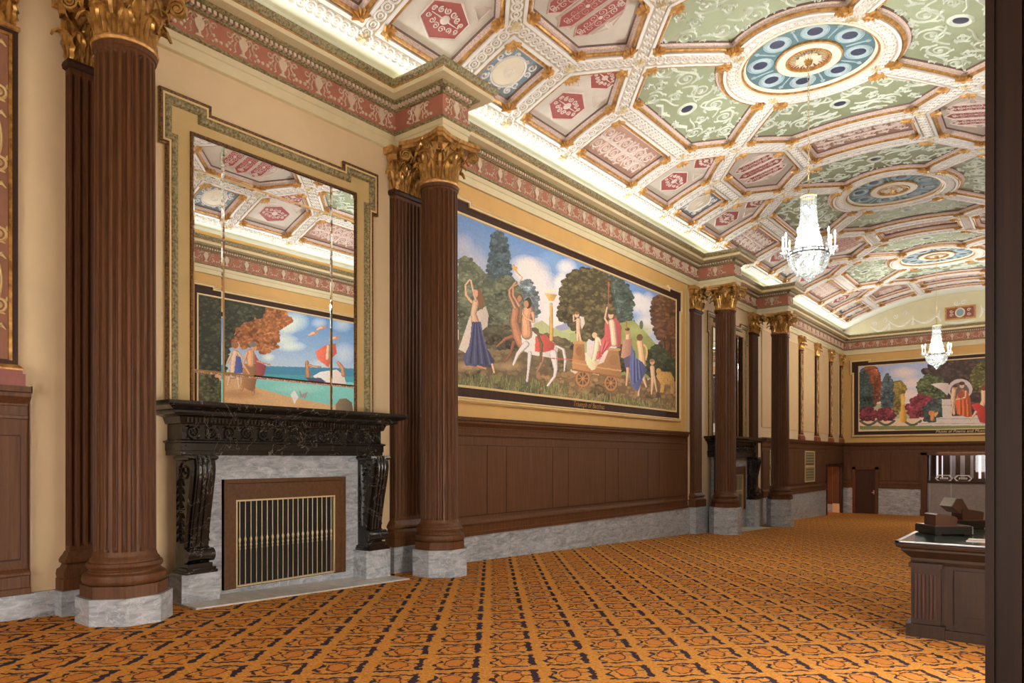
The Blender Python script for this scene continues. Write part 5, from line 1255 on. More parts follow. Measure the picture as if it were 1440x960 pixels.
    mk('inner_bulb', bm_, MAT['bulb'], root, smooth=60)
    return root
CH = []
PER = 8.34; RY = [14.13 - PER, 14.13, 14.13 + PER, 14.13 + 2 * PER]
ZR = 7.57
ch = build_chandelier(XC, RY[1], ZR)
tag(ch, 'large tiered crystal chandelier hanging from the ceiling rosette next to the chariot mural', 'chandelier', 'crystal chandeliers')
ch2 = copy_tree(ch, loc=(XC, RY[3], 3.36), label='tiered crystal chandelier hanging in front of the garden mural')
for y in (RY[1], RY[3]):
    for q in range(4):
        l = bpy.data.lights.new('chandelier_lamp', 'POINT'); l.energy = 92; l.color = (1, .97, .93); l.shadow_soft_size = .08
        o = bpy.data.objects.new('chandelier_lamp', l); COL.objects.link(o); o.location = (XC + .52 * math.cos(q * PI / 2 + .4), y + .52 * math.sin(q * PI / 2 + .4), 4.22 + E0)

# ------------------------------------------------------------------ vaulted ceiling
RV = 10.8
def vm(s, y, d=0.0):
    r = RV + d; return (XC + r * s / RV, y, ZR - RV + r * math.sqrt(1 - (s / RV) ** 2))
shell = MB(); ss = np.linspace(-4.68, 4.68, 25)
prof = [(5.03, 6.05)] + [(5.03, 6.30), (4.96, 6.40)] 
line = [(XC - 5.05, 6.02), (XC - 5.05, 6.28), (XC - 4.98, 6.40), (XC - 4.86, 6.46)] + [(vm(s, 0, .26)[0], vm(s, 0, .26)[2]) for s in np.linspace(-4.70, 4.70, 25)] + [(XC + 4.86, 6.46), (XC + 4.98, 6.40), (XC + 5.05, 6.28), (XC + 5.05, 6.02)]
k = len(line); shell.add([(a, y, b) for y in (Y0, YE + .3) for a, b in line], [(i, i + 1, k + i + 1, k + i) for i in range(k - 1)])
ceiling = mk('ceiling', shell, MAT['cove'], org=(XC, 16, 6.0), kind='structure', label='coffered plaster vault painted green, crimson and blue with gilded mouldings')
def flat(name, verts2, faces, mat, parent=None, smooth=None, yo=0.0):
    """verts2: (s, y, d) on the unrolled vault; cut into strips so that it follows the curve"""
    me = bpy.data.meshes.new(name); me.from_pydata(verts2, [], faces); bm = bmesh.new(); bm.from_mesh(me)
    if any(len(f.verts) > 4 for f in bm.faces): bmesh.ops.triangulate(bm, faces=[f for f in bm.faces if len(f.verts) > 4], ngon_method='EAR_CLIP')
    lo = min(v[0] for v in verts2); hi = max(v[0] for v in verts2)
    for q in np.arange(-4.8, 4.81, .4):
        if lo + .05 < q < hi - .05: bmesh.ops.bisect_plane(bm, geom=bm.verts[:] + bm.edges[:] + bm.faces[:], plane_co=(q, 0, 0), plane_no=(1, 0, 0))
    for v in bm.verts: v.co = vm(v.co.x, v.co.y, v.co.z)
    bmesh.ops.recalc_face_normals(bm, faces=bm.faces)
    bm.normal_update()
    if bm.faces:
        dn = sum(f.normal.z * f.calc_area() for f in bm.faces)
        if dn > 0: bmesh.ops.reverse_faces(bm, faces=bm.faces)
    bm.to_mesh(me); bm.free()
    if smooth:
        me.polygons.foreach_set('use_smooth', [True] * len(me.polygons)); me.set_sharp_from_angle(angle=math.radians(smooth))
    me.materials.append(mat); return me
def inset(P, d):
    n = len(P); out = []
    for i in range(n):
        a, b, c = P[i - 1], P[i], P[(i + 1) % n]
        def nr(p, q): dx, dy = q[0] - p[0], q[1] - p[1]; l = math.hypot(dx, dy); return (-dy / l, dx / l)
        m, k_ = nr(a, b), nr(b, c); w = 1 + m[0] * k_[0] + m[1] * k_[1]
        out.append((b[0] + d * (m[0] + k_[0]) / w, b[1] + d * (m[1] + k_[1]) / w))
    return out
def ccw(P): return P if sum(P[i - 1][0] * P[i][1] - P[i][0] * P[i - 1][1] for i in range(len(P))) > 0 else P[::-1]
def ring_faces(P, steps):
    vs = []; n = len(P)
    for d, z in steps: vs += [(a, b, z) for a, b in inset(P, d)]
    return vs, [(i * n + j, i * n + (j + 1) % n, (i + 1) * n + (j + 1) % n, (i + 1) * n + j) for i in range(len(steps) - 1) for j in range(n)]
def leaf_fan():
    mb = MB(); f = lambda u, v, d: (u, v, -d)
    for i in range(7):
        a = (i - 3) * .46; L = .19 - .012 * abs(i - 3)
        ridge(mb, [(0, 0), (L * .6 * math.sin(a), L * .6 * math.cos(a)), (L * math.sin(a), L * math.cos(a))], [.014, .036, .018], .045, f)
    disc(mb, 0, 0, .05, .06, f, 8); return to_mesh('corner_leaf', mb, MAT['gold_leaf'], smooth=40)
FAN = leaf_fan()
def boss():
    mb = MB(); f = lambda u, v, d: (u, v, -d)
    for i in range(8): a = i * PI / 4; ridge(mb, [(0, 0), (.07 * math.cos(a), .07 * math.sin(a)), (.105 * math.cos(a), .105 * math.sin(a))], [.01, .03, .01], .03, f)
    disc(mb, 0, 0, .04, .055, f, 8); return to_mesh('rib_boss', mb, MAT['gold_pale'], smooth=40)
BOSS = boss()
DEP = .12                                            # depth of the painted panels above the ribs
PROTO = []                                           # (name, mesh, children) of one module
def place(mesh_obj, s, y, ang, d): 
    mesh_obj.location = vm(s, y, d); mesh_obj.rotation_euler = (0, math.asin(s / RV), 0); mesh_obj.rotation_euler.rotate_axis('Z', ang)
def vf(d0): return lambda u, v, d: vm(u, v, d0 - d)
RIB = .185
def coffer(name, poly, panel_mat, deco, corners=True, deep=1.0):
    """returns an object tree built around module origin y=0"""
    P = ccw(poly)
    D = DEP * deep
    o = bpy.data.objects.new(name, flat(name, *ring_faces(P, [(0, 0), (.125, 0)]), MAT['rib_grey'])); COL.objects.link(o); o.parent = ceiling
    def child(nm, me):
        c = bpy.data.objects.new(nm, me); COL.objects.link(c); c.parent = o; return c
    child('white_fillet', flat('white_fillet', *ring_faces(P, [(.125, 0), (.125, -.022), (RIB - .005, -.022), (RIB, .03)]), MAT['white']))
    child('gold_moulding', flat('gold_moulding', *ring_faces(P, [(RIB, .03), (RIB + .015, .0), (RIB + .045, -.004), (RIB + .07, .015), (RIB + .075, .035)]), MAT['gold_paint']))
    child('rose_band', flat('rose_band', *ring_faces(P, [(RIB + .075, .035), (RIB + .085, D - .05), (RIB + .125, D - .03)]), MAT['pink_band']))
    child('dark_bead', flat('dark_bead', *ring_faces(P, [(RIB + .125, D - .03), (RIB + .145, D)]), MAT['dark_line']))
    I = inset(P, RIB + .145)
    child('painted_panel', flat('painted_panel', [(a, b, D) for a, b in I], [tuple(range(len(I)))], MAT[panel_mat]))
    if corners:
        Q = inset(P, RIB + .045); n = len(Q)
        for i in range(n):
            a, b, c_ = Q[i - 1], Q[i], Q[(i + 1) % n]
            v1 = Vector((a[0] - b[0], a[1] - b[1])).normalized(); v2 = Vector((c_[0] - b[0], c_[1] - b[1])).normalized()
            if v1.dot(v2) < -.93: continue
            w = v1 + v2; cross = (b[0] - a[0]) * (c_[1] - b[1]) - (b[1] - a[1]) * (c_[0] - b[0])
            if cross < 0: w = -w
            e = child('corner_leaf', FAN); ang = math.atan2(w.y, w.x) - PI / 2
            M_ = Matrix.Translation(vm(b[0], b[1], -.012)) @ Matrix.Rotation(math.asin(b[0] / RV), 4, 'Y') @ Matrix.Rotation(ang, 4, 'Z'); e.matrix_local = M_
            e.location -= Vector((0, 0, 0))
    if deco: deco(child, D, I)
    return o
def relief(child, nm, mat, build):
    m = MB(); build(m); me = to_mesh(nm, m, MAT[mat], smooth=55); return child(nm, me)
rnd = random.Random(3)
def scroll(m, f, cx, cy, r, a0, dr, w, h):
    """one acanthus scroll: tapering spiral with a rosette eye and leaves on its back"""
    n = 26; ridge(m, spiral(cx, cy, r, r * .13, a0, dr * 1.85, n), [w * (1 - .55 * j / n) for j in range(n + 1)], h, f); disc(m, cx, cy, r * .19, h * 1.3, f, 8)
    for g in range(4):
        b = a0 + dr * (.5 + g * 1.25); p = lambda q, t: (cx + r * q * math.cos(b + dr * t), cy + r * q * math.sin(b + dr * t)); k = 1 - .1 * g
        ridge(m, [p(.98 * k, 0), p(1.16 * k, .22), p(1.34 * k, .34), p(1.36 * k, .62)], [w * .8, w * 1.5, w * 1.1, w * .3], h, f)
def stem(m, f, pts, w, h):
    n = len(pts); ridge(m, pts, [w * (.7 + .5 * math.sin(PI * i / (n - 1))) for i in range(n)], h, f)
def scrollwork(m, f, e, items, stems, w=.024, h=.026):
    for cx, cy, r, a0, dr in items:
        for k in (-1, 1):
            flip = lambda p: e((p[0], k * p[1]))
            scroll(m, lambda u, v, d, k=k: f(*e((u, k * v)), d), cx, cy, r, a0, dr, w * (.6 + r * 1.6), h)
    for P4 in stems:
        for k in (-1, 1): stem(m, lambda u, v, d, k=k: f(*e((u, k * v)), d), bez(*P4), w * .9, h)
def bez(p0, p1, p2, p3, n=16):
    return [tuple((1 - t) ** 3 * a + 3 * (1 - t) ** 2 * t * b + 3 * (1 - t) * t * t * c_ + t ** 3 * d for a, b, c_, d in zip(p0, p1, p2, p3)) for t in np.linspace(0, 1, n)]
SIDE_I = [(1.98, .36, .25, PI, 1), (2.02, .98, .24, -PI / 2, -1), (2.22, 1.58, .20, PI, 1), (2.72, .98, .20, PI / 2, 1), (1.62, .62, .11, 0, -1), (2.40, .62, .13, PI, -1), (2.45, 1.22, .12, 0, 1), (2.35, 1.98, .09, 0, -1), (1.80, 1.42, .10, PI, -1), (2.88, .30, .10, 0, 1), (1.66, .15, .08, 0, 1), (2.62, 1.40, .08, 0, 1)]
SIDE_S = [((2.2, .08), (2.3, .4), (1.7, .5), (2.2, .78)), ((1.85, .75), (1.7, 1.1), (2.2, 1.3), (2.05, 1.6)), ((2.5, .3), (2.7, .5), (2.4, .75), (2.9, 1.0)), ((2.2, 1.3), (2.45, 1.5), (2.2, 1.8), (2.36, 2.1)), ((1.75, .05), (1.55, .2), (1.6, .35), (1.52, .5))]
END_I = [(1.88, .36, .24, PI, 1), (1.84, .95, .22, -PI / 2, -1), (2.14, 1.50, .19, PI, 1), (2.68, .90, .22, PI / 2, 1), (2.36, 1.90, .10, 0, -1), (2.32, .62, .12, PI, -1), (2.40, 1.20, .12, 0, 1), (2.82, .32, .14, 0, 1), (2.75, 1.34, .11, 0, 1), (1.62, .62, .09, 0, -1), (2.98, .62, .07, 0, 1), (1.80, 1.36, .08, PI, -1)]
END_S = [((2.1, .08), (2.2, .4), (1.6, .5), (2.1, .78)), ((1.75, .75), (1.6, 1.1), (2.1, 1.2), (2.0, 1.5)), ((2.5, .25), (2.75, .5), (2.3, .75), (2.9, 1.0)), ((2.2, 1.25), (2.45, 1.5), (2.2, 1.75), (2.38, 2.0)), ((2.9, .1), (3.02, .3), (2.85, .6), (3.0, .8))]
def deco_green(e, med, items, stems):
    def g(child, D, I):
        f = vf(D)
        def b(m):
            scrollwork(m, f, e, items, stems)
            ring = [e((med + .165 * math.cos(a), .165 * math.sin(a))) for a in np.linspace(0, 2 * PI, 25)]; ridge(m, ring, .045, .032, f)
            for k in (-1, 1): ridge(m, [e((med + a, k * c_)) for a, c_ in ((.34, .12), (.42, .36), (.30, .60), (.36, .74))], [.02, .06, .05, .015], .034, f)
        relief(child, 'scroll_relief', 'green_relief', b)
        relief(child, 'navy_medallion', 'navy', lambda m: disc(m, *e((med, 0)), .12, .012, f, 20))
    return g
def deco_green_side(sg): return deco_green(lambda p: (sg * p[0], p[1]), 2.44, SIDE_I, SIDE_S)
def deco_green_end(sg): return deco_green(lambda p: (p[1], sg * p[0]), 2.36, END_I, END_S)
def plaque(child, f, poly, D, scr):
    Pq = ccw(poly)
    relief(child, 'crimson_plaque', 'red', lambda m: m.add([f(a, b, .006) for a, b in Pq], [tuple(range(len(Pq)))]))
    def b(m):
        ridge(m, Pq + [Pq[0]], .022, .025, f); cx = sum(p[0] for p in Pq) / len(Pq); cy = sum(p[1] for p in Pq) / len(Pq)
        scr(m, cx, cy)
    relief(child, 'plaque_relief', 'pink_relief', b)
def curls(m, f, cx, cy, L, W, ax, n=2):
    for k in (-1, 1):
        for j in range(n):
            for h in (-1, 1):
                u = k * L * (j + .55) / n; v = h * W * (.42 - .12 * j); r = min(W * .46, L / n * .52) * (1 - .12 * j)
                p = (cx + (u if ax else v), cy + (v if ax else u)); ridge(m, spiral(p[0], p[1], r, r * .15, k * 1.2 + j, k * h * 1.4, 14), .019, .02, f)
        ridge(m, [(cx, cy), (cx + (k * L * .85 if ax else 0), cy + (0 if ax else k * L * .85))], [.028, .010], .02, f)
    disc(m, cx, cy, min(W, L) * .28, .02, f, 9)
def tri(m, f, pts):
    c_ = [sum(p[i] for p in pts) / 3 for i in (0, 1)]; ridge(m, list(pts) + [pts[0]], .014, .02, f)
def deco_red(sg, ys):
    def g(child, D, I):
        f = vf(D)
        hexa = lambda cx, cy, a, b: [(cx - a, cy), (cx - a * .45, cy + b), (cx + a * .45, cy + b), (cx + a, cy), (cx + a * .45, cy - b), (cx - a * .45, cy - b)]
        for cx, cy, a, b in ((3.86, 2.42, .36, .40), (3.02, 2.40, .32, .30)):
            plaque(child, f, [(sg * p, ys * q) for p, q in hexa(cx, cy, a, b)], D, lambda m, u, v, b=b, a=a: curls(m, f, u, v, b * .88, a * .95, False, 3))
        def bt(m):
            for s in (-1, 1): tri(m, f, [(sg * 3.44, ys * (2.40 + s * .26)), (sg * 3.30, ys * (2.40 + s * .50)), (sg * 3.58, ys * (2.40 + s * .50))])
        relief(child, 'triangle_relief', 'pink_relief', bt)
    return g
def deco_hex(sg, yc, full=True):
    def g(child, D, I):
        f = vf(D)
        for dy in (-.40, 0, .40):
            L = .58 - .06 * (dy != 0); hx = [(sg * (2.30 - L), yc + dy), (sg * (2.30 - L + .16), yc + dy + .17), (sg * (2.30 + L - .16), yc + dy + .17), (sg * (2.30 + L), yc + dy), (sg * (2.30 + L - .16), yc + dy - .17), (sg * (2.30 - L + .16), yc + dy - .17)]
            plaque(child, f, hx, D, lambda m, u, v: curls(m, f, u, v, .46, .19, True, 3))
        def bt(m):
            for s in (-1, 1):
                for h in (-1, 1): tri(m, f, [(sg * (2.30 + s * .48), yc + h * .20), (sg * (2.30 + s * .50), yc + h * .10), (sg * (2.30 + s * .38), yc + h * .20)]); tri(m, f, [(sg * (2.30 + s * .04), yc + h * .74), (sg * (2.30 + s * .30), yc + h * .62), (sg * (2.30 + s * .04), yc + h * .62)])
        relief(child, 'triangle_relief', 'pink_relief', bt)
    return g
def deco_blue(sg, yc):
    def g(child, D, I):
        f = vf(D); cx = sg * 3.955
        relief(child, 'white_medallion', 'ivory', lambda m: disc(m, cx, yc, .30, .02, f, 26))
        def b(m):
            for r in (.315, .10, .055): ridge(m, [(cx + r * math.cos(a), yc + r * math.sin(a)) for a in np.linspace(0, 2 * PI, 25)], .02, .03, f)
            for sx in (-1, 1):
                for sy in (-1, 1):
                    ridge(m, spiral(cx + sx * .28, yc + sy * .33, .085, .012, 0, sx * sy * 1.4, 14), .02, .02, f); ridge(m, spiral(cx + sx * .13, yc + sy * .37, .07, .01, 2, -sx * sy * 1.3, 12), .018, .018, f); ridge(m, spiral(cx + sx * .31, yc + sy * .14, .05, .01, 1, sx * sy * 1.3, 12), .016, .018, f)
        relief(child, 'medallion_relief', 'white', b)
    return g
def deco_brown(cx, cy, L, W):
    def g(child, D, I):
        f = vf(D)
        def b(m):
            nx = max(2, round(2 * L / .33)); ny = max(2, round(2 * W / .33))
            for i in range(nx):
                for j in range(ny):
                    u = cx - L + 2 * L * (i + .5) / nx; v = cy - W + 2 * W * (j + .5) / ny; s = 1 if (i + j) % 2 else -1; r = .15
                    scroll(m, f, u, v, r, s * (i + j) * .8, s, .02, .026)
                    ridge(m, [(u - r, v - r * .6), (u - r * .2, v - r * 1.15), (u + r * .9, v - r * .9)], [.01, .03, .006], .02, f)
            ridge(m, [(cx, cy - W), (cx, cy + W)], .04, .03, f); ridge(m, [(cx - L, cy), (cx + L, cy)], .03, .028, f)
        relief(child, 'scroll_relief', 'pink_relief', b)
    return g
def arc(a0, a1, r=1.386, n=16): return [(r * math.cos(a0 + (a1 - a0) * i / n), r * math.sin(a0 + (a1 - a0) * i / n)) for i in range(n + 1)]
HP = PER / 2
module = []; bound = []
for sg in (-1, 1):
    mir = lambda pts: [(sg * a, b) for a, b in pts]
    module.append(coffer('coffer_brown', mir([(3.23, -1.41), (4.68, -1.41), (4.68, 1.41), (3.23, 1.41)]), 'brown_field', deco_brown(sg * 3.955, 0, .32, 1.0)))
    for ys in (-1, 1):
        module.append(coffer('coffer_crimson', [(sg * a, ys * b) for a, b in [(4.68, 1.41), (4.68, 3.375), (3.23, 3.375), (2.32, 2.376), (3.23, 1.41)]], 'stone_field', deco_red(sg, ys)))
    module.append(coffer('coffer_green', mir(arc(PI / 4, -PI / 4) + [(2.32, -2.376), (3.23, -1.41), (3.23, 1.41), (2.32, 2.376)]), 'green', deco_green_side(sg)))
    module.append(coffer('coffer_green', [(a, sg * b) for a, b in arc(3 * PI / 4, PI / 4) + [(2.32, 2.376), (1.36, 3.42), (-1.36, 3.42), (-2.32, 2.376)]], 'green', deco_green_end(sg)))
    bound.append(coffer('coffer_hexagon', [(sg * a, HP + b) for a, b in [(2.32, -1.794), (3.23, -.795), (3.23, .795), (2.32, 1.794), (1.36, .75), (1.36, -.75)]], 'stone_field', deco_hex(sg, HP), deep=1.2))
    bound.append(coffer('coffer_blue', [(sg * 3.23, HP - .795), (sg * 4.68, HP - .795), (sg * 4.68, HP + .795), (sg * 3.23, HP + .795)], 'blue', deco_blue(sg, HP)))
bound.append(coffer('coffer_brown', [(-1.36, HP - .75), (1.36, HP - .75), (1.36, HP + .75), (-1.36, HP + .75)], 'brown_field', deco_brown(0, HP, .95, .34), deep=1.2))
# central rosette
def rosette():
    full = arc(0, 2 * PI, 1.386, 48)[:-1]
    o = bpy.data.objects.new('rosette', flat('rosette', *ring_faces(full, [(0, 0), (.10, 0)]), MAT['rib_grey'])); COL.objects.link(o); o.parent = ceiling
    def child(nm, me): c = bpy.data.objects.new(nm, me); COL.objects.link(c); c.parent = o; return c
    def rg(nm, mat, steps): child(nm, flat(nm, *ring_faces(full, [(1.386 - r, d) for r, d in steps]), MAT[mat]))
    rg('ivory_ring', 'ivory', [(1.286, 0), (1.286, -.02), (1.23, -.02), (1.22, .02)]); rg('gold_ring', 'gold_paint', [(1.22, .02), (1.21, .0), (1.185, .0), (1.18, .03)]); rg('ivory_ring', 'ivory', [(1.18, .03), (1.15, .06), (1.13, .07)])
    rg('teal_annulus', 'teal', [(1.13, .07), (.60, .07)]); rg('gold_ring', 'gold_paint', [(.60, .07), (.60, .03), (.575, .03)]); rg('ivory_ring', 'ivory', [(.575, .03), (.57, .01), (.42, .01), (.41, .03)]); rg('gold_ring', 'gold_paint', [(.41, .03), (.40, .0), (.37, .0), (.36, .05)])
    rg('maroon_ring', 'maroon', [(.36, .05), (.20, .08)]); rg('ivory_centre', 'ivory', [(.20, .08), (.19, .04), (.02, .02)])
    f = vf(.07)
    for i in range(8):
        a = i * PI / 4 + PI / 8; cx, cy = .865 * math.cos(a), .865 * math.sin(a)
        m = MB(); ridge(m, [(cx + .175 * math.cos(t), cy + .175 * math.sin(t)) for t in np.linspace(0, 2 * PI, 25)], .045, .025, f); ridge(m, [(cx + .235 * math.cos(t), cy + .235 * math.sin(t)) for t in np.linspace(0, 2 * PI, 25)], .012, .015, f); child('medallion_rim', to_mesh('medallion_rim', m, MAT['teal_rim'], smooth=50))
        m = MB(); disc(m, cx, cy, .135, .01, f, 20); child('navy_medallion', to_mesh('navy_medallion', m, MAT['navy']))
    m = MB()
    for i in range(8):
        a = i * PI / 4
        for k in (0,): ridge(m, [(.66 * math.cos(a), .66 * math.sin(a)), (.85 * math.cos(a + k * .10), .85 * math.sin(a + k * .10)), (1.08 * math.cos(a + k * .16), 1.08 * math.sin(a + k * .16))], [.008, .02, .006], .018, f)
        ridge(m, spiral(1.03 * math.cos(a), 1.03 * math.sin(a), .05, .01, a, 1.3, 12), .012, .015, f)
    child('foliage_relief', to_mesh('foliage_relief', m, MAT['teal_rim'], smooth=50))
    m = MB(); f2 = vf(.06)
    for i in range(32): a = i * PI / 16; ridge(m, [(.21 * math.cos(a), .21 * math.sin(a)), (.345 * math.cos(a), .345 * math.sin(a))], [.006, .012], .02, f2)
    child('fluting', to_mesh('fluting', m, MAT['gold_pale'], smooth=50))
    m = MB(); f3 = vf(.03)
    for i in range(12): a = i * PI / 6; ridge(m, [(.03 * math.cos(a), .03 * math.sin(a)), (.15 * math.cos(a), .15 * math.sin(a)), (.235 * math.cos(a), .235 * math.sin(a))], [.01, .045, .02], .04, f3)
    child('flower_petals', to_mesh('flower_petals', m, MAT['ivory'], smooth=50))
    m = MB(); disc(m, 0, 0, .09, .09, f3, 14); child('gold_boss', to_mesh('gold_boss', m, MAT['gold']))
    return o
module.append(rosette())
# guilloche chains on the ribs and bosses on the crossings
def guilloche(edges, closed_arc=None):
    m = MB(); f = vf(0.0); r = .088; step = .15
    lines = list(edges)
    for pts in lines:
        L = [0]
        for a, b in zip(pts, pts[1:]): L.append(L[-1] + math.hypot(b[0] - a[0], b[1] - a[1]))
        n = int(L[-1] / step)
        for i in range(n):
            d = (i + .5) * L[-1] / n; j = max(k_ for k_ in range(len(L)) if L[k_] <= d); j = min(j, len(pts) - 2); t = (d - L[j]) / (L[j + 1] - L[j])
            cx, cy = pts[j][0] + (pts[j + 1][0] - pts[j][0]) * t, pts[j][1] + (pts[j + 1][1] - pts[j][1]) * t
            ridge(m, [(cx + r * math.cos(a), cy + r * math.sin(a)) for a in np.linspace(0, 2 * PI, 13)], .019, .024, f)
            ridge(m, [(cx + .04 * math.cos(a), cy + .04 * math.sin(a)) for a in np.linspace(0, 2 * PI, 7)], .014, .016, f)
    me = to_mesh('guilloche', m, MAT['gold_pale'], smooth=50)
    me.materials[0] = MAT['white']; o = bpy.data.objects.new('guilloche', me); COL.objects.link(o); o.parent = ceiling; o['kind'] = 'stuff'; return o
seg = lambda a, b: [a, b]
E1 = []; BO = []; E2 = []; BO2 = []
for sg in (-1, 1):
    E1 += [seg((sg * 3.23, -1.41), (sg * 3.23, 1.41)), seg((sg * 4.68, -3.375), (sg * 4.68, 3.375))]
    for ys in (-1, 1):
        q = lambda a, b: (sg * a, ys * b)
        E1 += [seg(q(3.23, 1.41), q(4.68, 1.41)), seg(q(3.23, 3.375), q(4.68, 3.375)), seg(q(3.23, 1.41), q(2.32, 2.376)), seg(q(2.32, 2.376), q(3.23, 3.375)), seg(q(.98, .98), q(2.32, 2.376)), seg(q(2.32, 2.376), q(1.36, 3.42))]
        BO += [q(3.23, 1.41), q(4.68, 1.41), q(4.68, 3.375), q(3.23, 3.375), q(2.32, 2.376), q(.98, .98), q(1.36, 3.42)]
    E1.append(seg((-1.36, sg * 3.42), (1.36, sg * 3.42)))
    E2 += [seg((sg * 3.23, HP - .795), (sg * 3.23, HP + .795)), seg((sg * 4.68, HP - .795), (sg * 4.68, HP + .795)), seg((sg * 1.36, HP - .75), (sg * 1.36, HP + .75))]
E1.append(arc(0, 2 * PI, 1.386, 48))
gu1, gu2 = guilloche(E1), guilloche(E2)
bosses = []
for s, y in BO:
    b_ = bpy.data.objects.new('rib_boss', BOSS); COL.objects.link(b_); b_.parent = ceiling
    b_.matrix_local = Matrix.Translation(vm(s, y, -.01)) @ Matrix.Rotation(math.asin(s / RV), 4, 'Y'); bosses.append(b_)
co = ORG[ceiling.name]
def shift(o, dy, dx=0): o.location = (o.location[0] - co[0], o.location[1] + dy - co[1], o.location[2] - co[2])
mod_all = module + [gu1] + bosses; bnd_all = bound + [gu2]
def dup(o, dy):
    c = o.copy(); COL.objects.link(c); c.location = (o.location[0], o.location[1] + dy, o.location[2])
    for ch_ in o.children:
        g = ch_.copy(); COL.objects.link(g); g.parent = c
    return c
for o in mod_all + bnd_all: shift(o, RY[0])
for k, y in enumerate(RY[1:], 1):
    for o in mod_all: dup(o, y - RY[0])
    if k < 3:
        for o in bnd_all: dup(o, y - RY[0])
for o in bnd_all: dup(o, -PER)
# end bay: two rows of plain panels before the lunette
endc = []
for sg in (-1, 1):
    endc.append(coffer('coffer_brown', [(sg * a, b) for a, b in [(2.32, 2.376), (3.23, 3.375), (3.23, 4.95), (1.36, 4.95), (1.36, 3.42)]], 'brown_field', deco_brown(sg * 2.28, 4.18, .42, .30), corners=False))
    endc.append(coffer('coffer_blue', [(sg * a, b) for a, b in [(3.23, 3.375), (4.68, 3.375), (4.68, 4.95), (3.23, 4.95)]], 'blue', deco_brown(sg * 3.955, 4.16, .30, .34)))
    endc.append(coffer('coffer_blue', [(sg * a, b) for a, b in [(3.23, 4.95), (4.68, 4.95), (4.68, 6.2), (3.23, 6.2)]], 'blue', deco_brown(sg * 3.955, 5.575, .30, .20)))
    endc.append(coffer('coffer_brown', [(sg * a, b) for a, b in [(1.36, 4.95), (3.23, 4.95), (3.23, 6.2), (1.36, 6.2)]], 'brown_field', deco_brown(sg * 2.295, 5.575, .50, .20)))
endc.append(coffer('coffer_brown', [(-1.36, 3.42), (1.36, 3.42), (1.36, 4.95), (-1.36, 4.95)], 'brown_field', deco_brown(0, 4.185, .95, .36)))
endc.append(coffer('coffer_brown', [(-1.36, 4.95), (1.36, 4.95), (1.36, 6.2), (-1.36, 6.2)], 'brown_field', deco_brown(0, 5.575, .95, .22)))
E3 = [seg((-4.68, 6.2), (4.68, 6.2)), seg((-4.68, 4.95), (4.68, 4.95))]
for sg in (-1, 1): E3 += [seg((sg * 4.68, 3.375), (sg * 4.68, 6.2)), seg((sg * 3.23, 3.375), (sg * 3.23, 6.2)), seg((sg * 1.36, 3.42), (sg * 1.36, 6.2))]
endc.append(guilloche(E3))
for o in endc: shift(o, RY[3])
# plain plaster margins of the vault: between ribs and cove, at both ends
m = MB()
for sg in (-1, 1):
    a, b = vm(sg * 4.68, 0), (XC + sg * 4.90, 0, 6.40)
    m.add([(p[0], y, p[2]) for y in (RY[0] - PER, RY[3] + 6.2) for p in (a, b)], [(0, 1, 3, 2)])
vs = []
for y in (RY[3] + 6.2, YE + .2): vs += [vm(s, y) for s in np.linspace(-4.9, 4.9, 21)]
m.add(vs, [(i, i + 1, 21 + i + 1, 21 + i) for i in range(20)])
vs = []
for y in (Y0, RY[0] - PER - 2): vs += [vm(s, y) for s in np.linspace(-4.9, 4.9, 21)]
m.add(vs, [(i, i + 1, 21 + i + 1, 21 + i) for i in range(20)])
mk('cove_margin', m, MAT['cove'], ceiling)

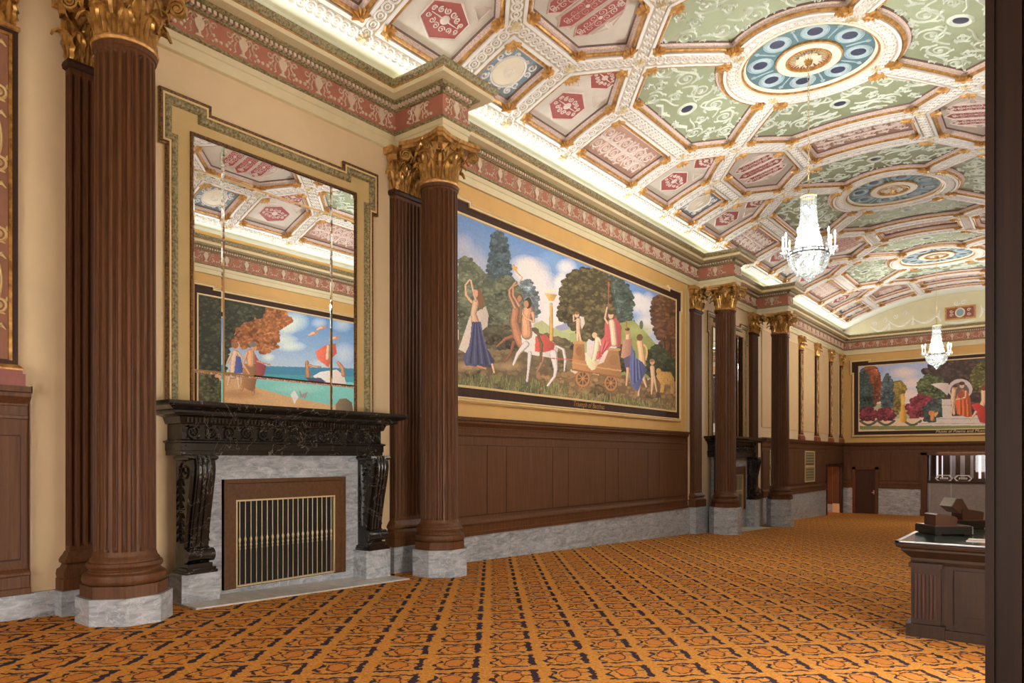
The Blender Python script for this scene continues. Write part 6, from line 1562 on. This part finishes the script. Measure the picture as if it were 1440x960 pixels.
# ------------------------------------------------------------------ lunette over the end wall
poly = [(XC - 4.98, 6.02)] + [(vm(s, 0)[0], vm(s, 0)[2] + .1) for s in np.linspace(-4.9, 4.9, 21)] + [(XC + 4.98, 6.02)]
lun = mk('lunette', MB().prism(poly, lambda p: (p[0], YE - .03, p[1]), lambda p: (p[0], YE, p[1])), MAT['lunette'], wall_end)
m = MB(); f = lambda u, v, d: (XC + u, YE - .03 - d, v)
for sg in (-1, 1):
    for x0_, x1_, zt_ in ((.85, 1.9, 6.75), (1.9, 2.9, 6.70), (2.9, 3.7, 6.55)):
        ridge(m, [(sg * (x0_ + (x1_ - x0_) * t), zt_ - .32 * math.sin(PI * t) - .12 * t) for t in np.linspace(0, 1, 15)], [.02 + .03 * math.sin(PI * t) for t in np.linspace(0, 1, 15)], .03, f)
    for x_, z_ in ((1.9, 6.65), (2.9, 6.52)):
        ridge(m, [(sg * x_, z_ + .1), (sg * x_, z_ - .35)], [.02, .05], .03, f)
        for q in range(6): disc(m, sg * x_ + .07 * math.cos(q), z_ - .28 + .06 * math.sin(q * 2), .03, .03, f, 6)
    for k_ in range(4): ridge(m, spiral(sg * (2.2 + .45 * k_), 6.92 - .12 * k_, .12, .02, k_, sg * 1.4, 15), .018, .02, f)
    ridge(m, [(sg * .75, 6.35), (sg * .85, 6.6), (sg * .8, 6.9)], [.02, .05, .02], .03, f)
for k_ in (-1, 1): ridge(m, spiral(k_ * .14, 7.12, .12, .02, 0, k_ * 1.4, 15), .02, .025, f)
ridge(m, [(-.6, 6.27), (-.3, 6.22), (0, 6.16), (.3, 6.22), (.6, 6.27)], [.02, .05, .07, .05, .02], .03, f)
mk('swag_relief', m, MAT['white'], lun, smooth=50)
e = mk('emblem_frame', MB().box(XC - .60, XC + .60, YE - .08, YE - .03, 6.36, 6.96), MAT['gold_paint'], lun)
mk('emblem_ground', MB().box(XC - .53, XC + .53, YE - .09, YE - .08, 6.43, 6.89), MAT['maroon'], lun)
m = MB(); f = lambda u, v, d: (XC + u, YE - .09 - d, 6.66 + v)
ridge(m, [(.17 * math.cos(a), .19 * math.sin(a)) for a in np.linspace(0, 2 * PI, 25)], .03, .03, f)
for k_ in (-1, 1):
    for j in (-1, 1): ridge(m, spiral(k_ * .34, j * .09, .08, .01, 0, k_ * j * 1.3, 13), .014, .02, f)
mk('emblem_relief', m, MAT['ivory'], lun, smooth=50)
m = MB(); disc(m, 0, 0, .15, .012, f, 20, 0, .17); mk('emblem_medallion', m, MAT['blue'], lun)
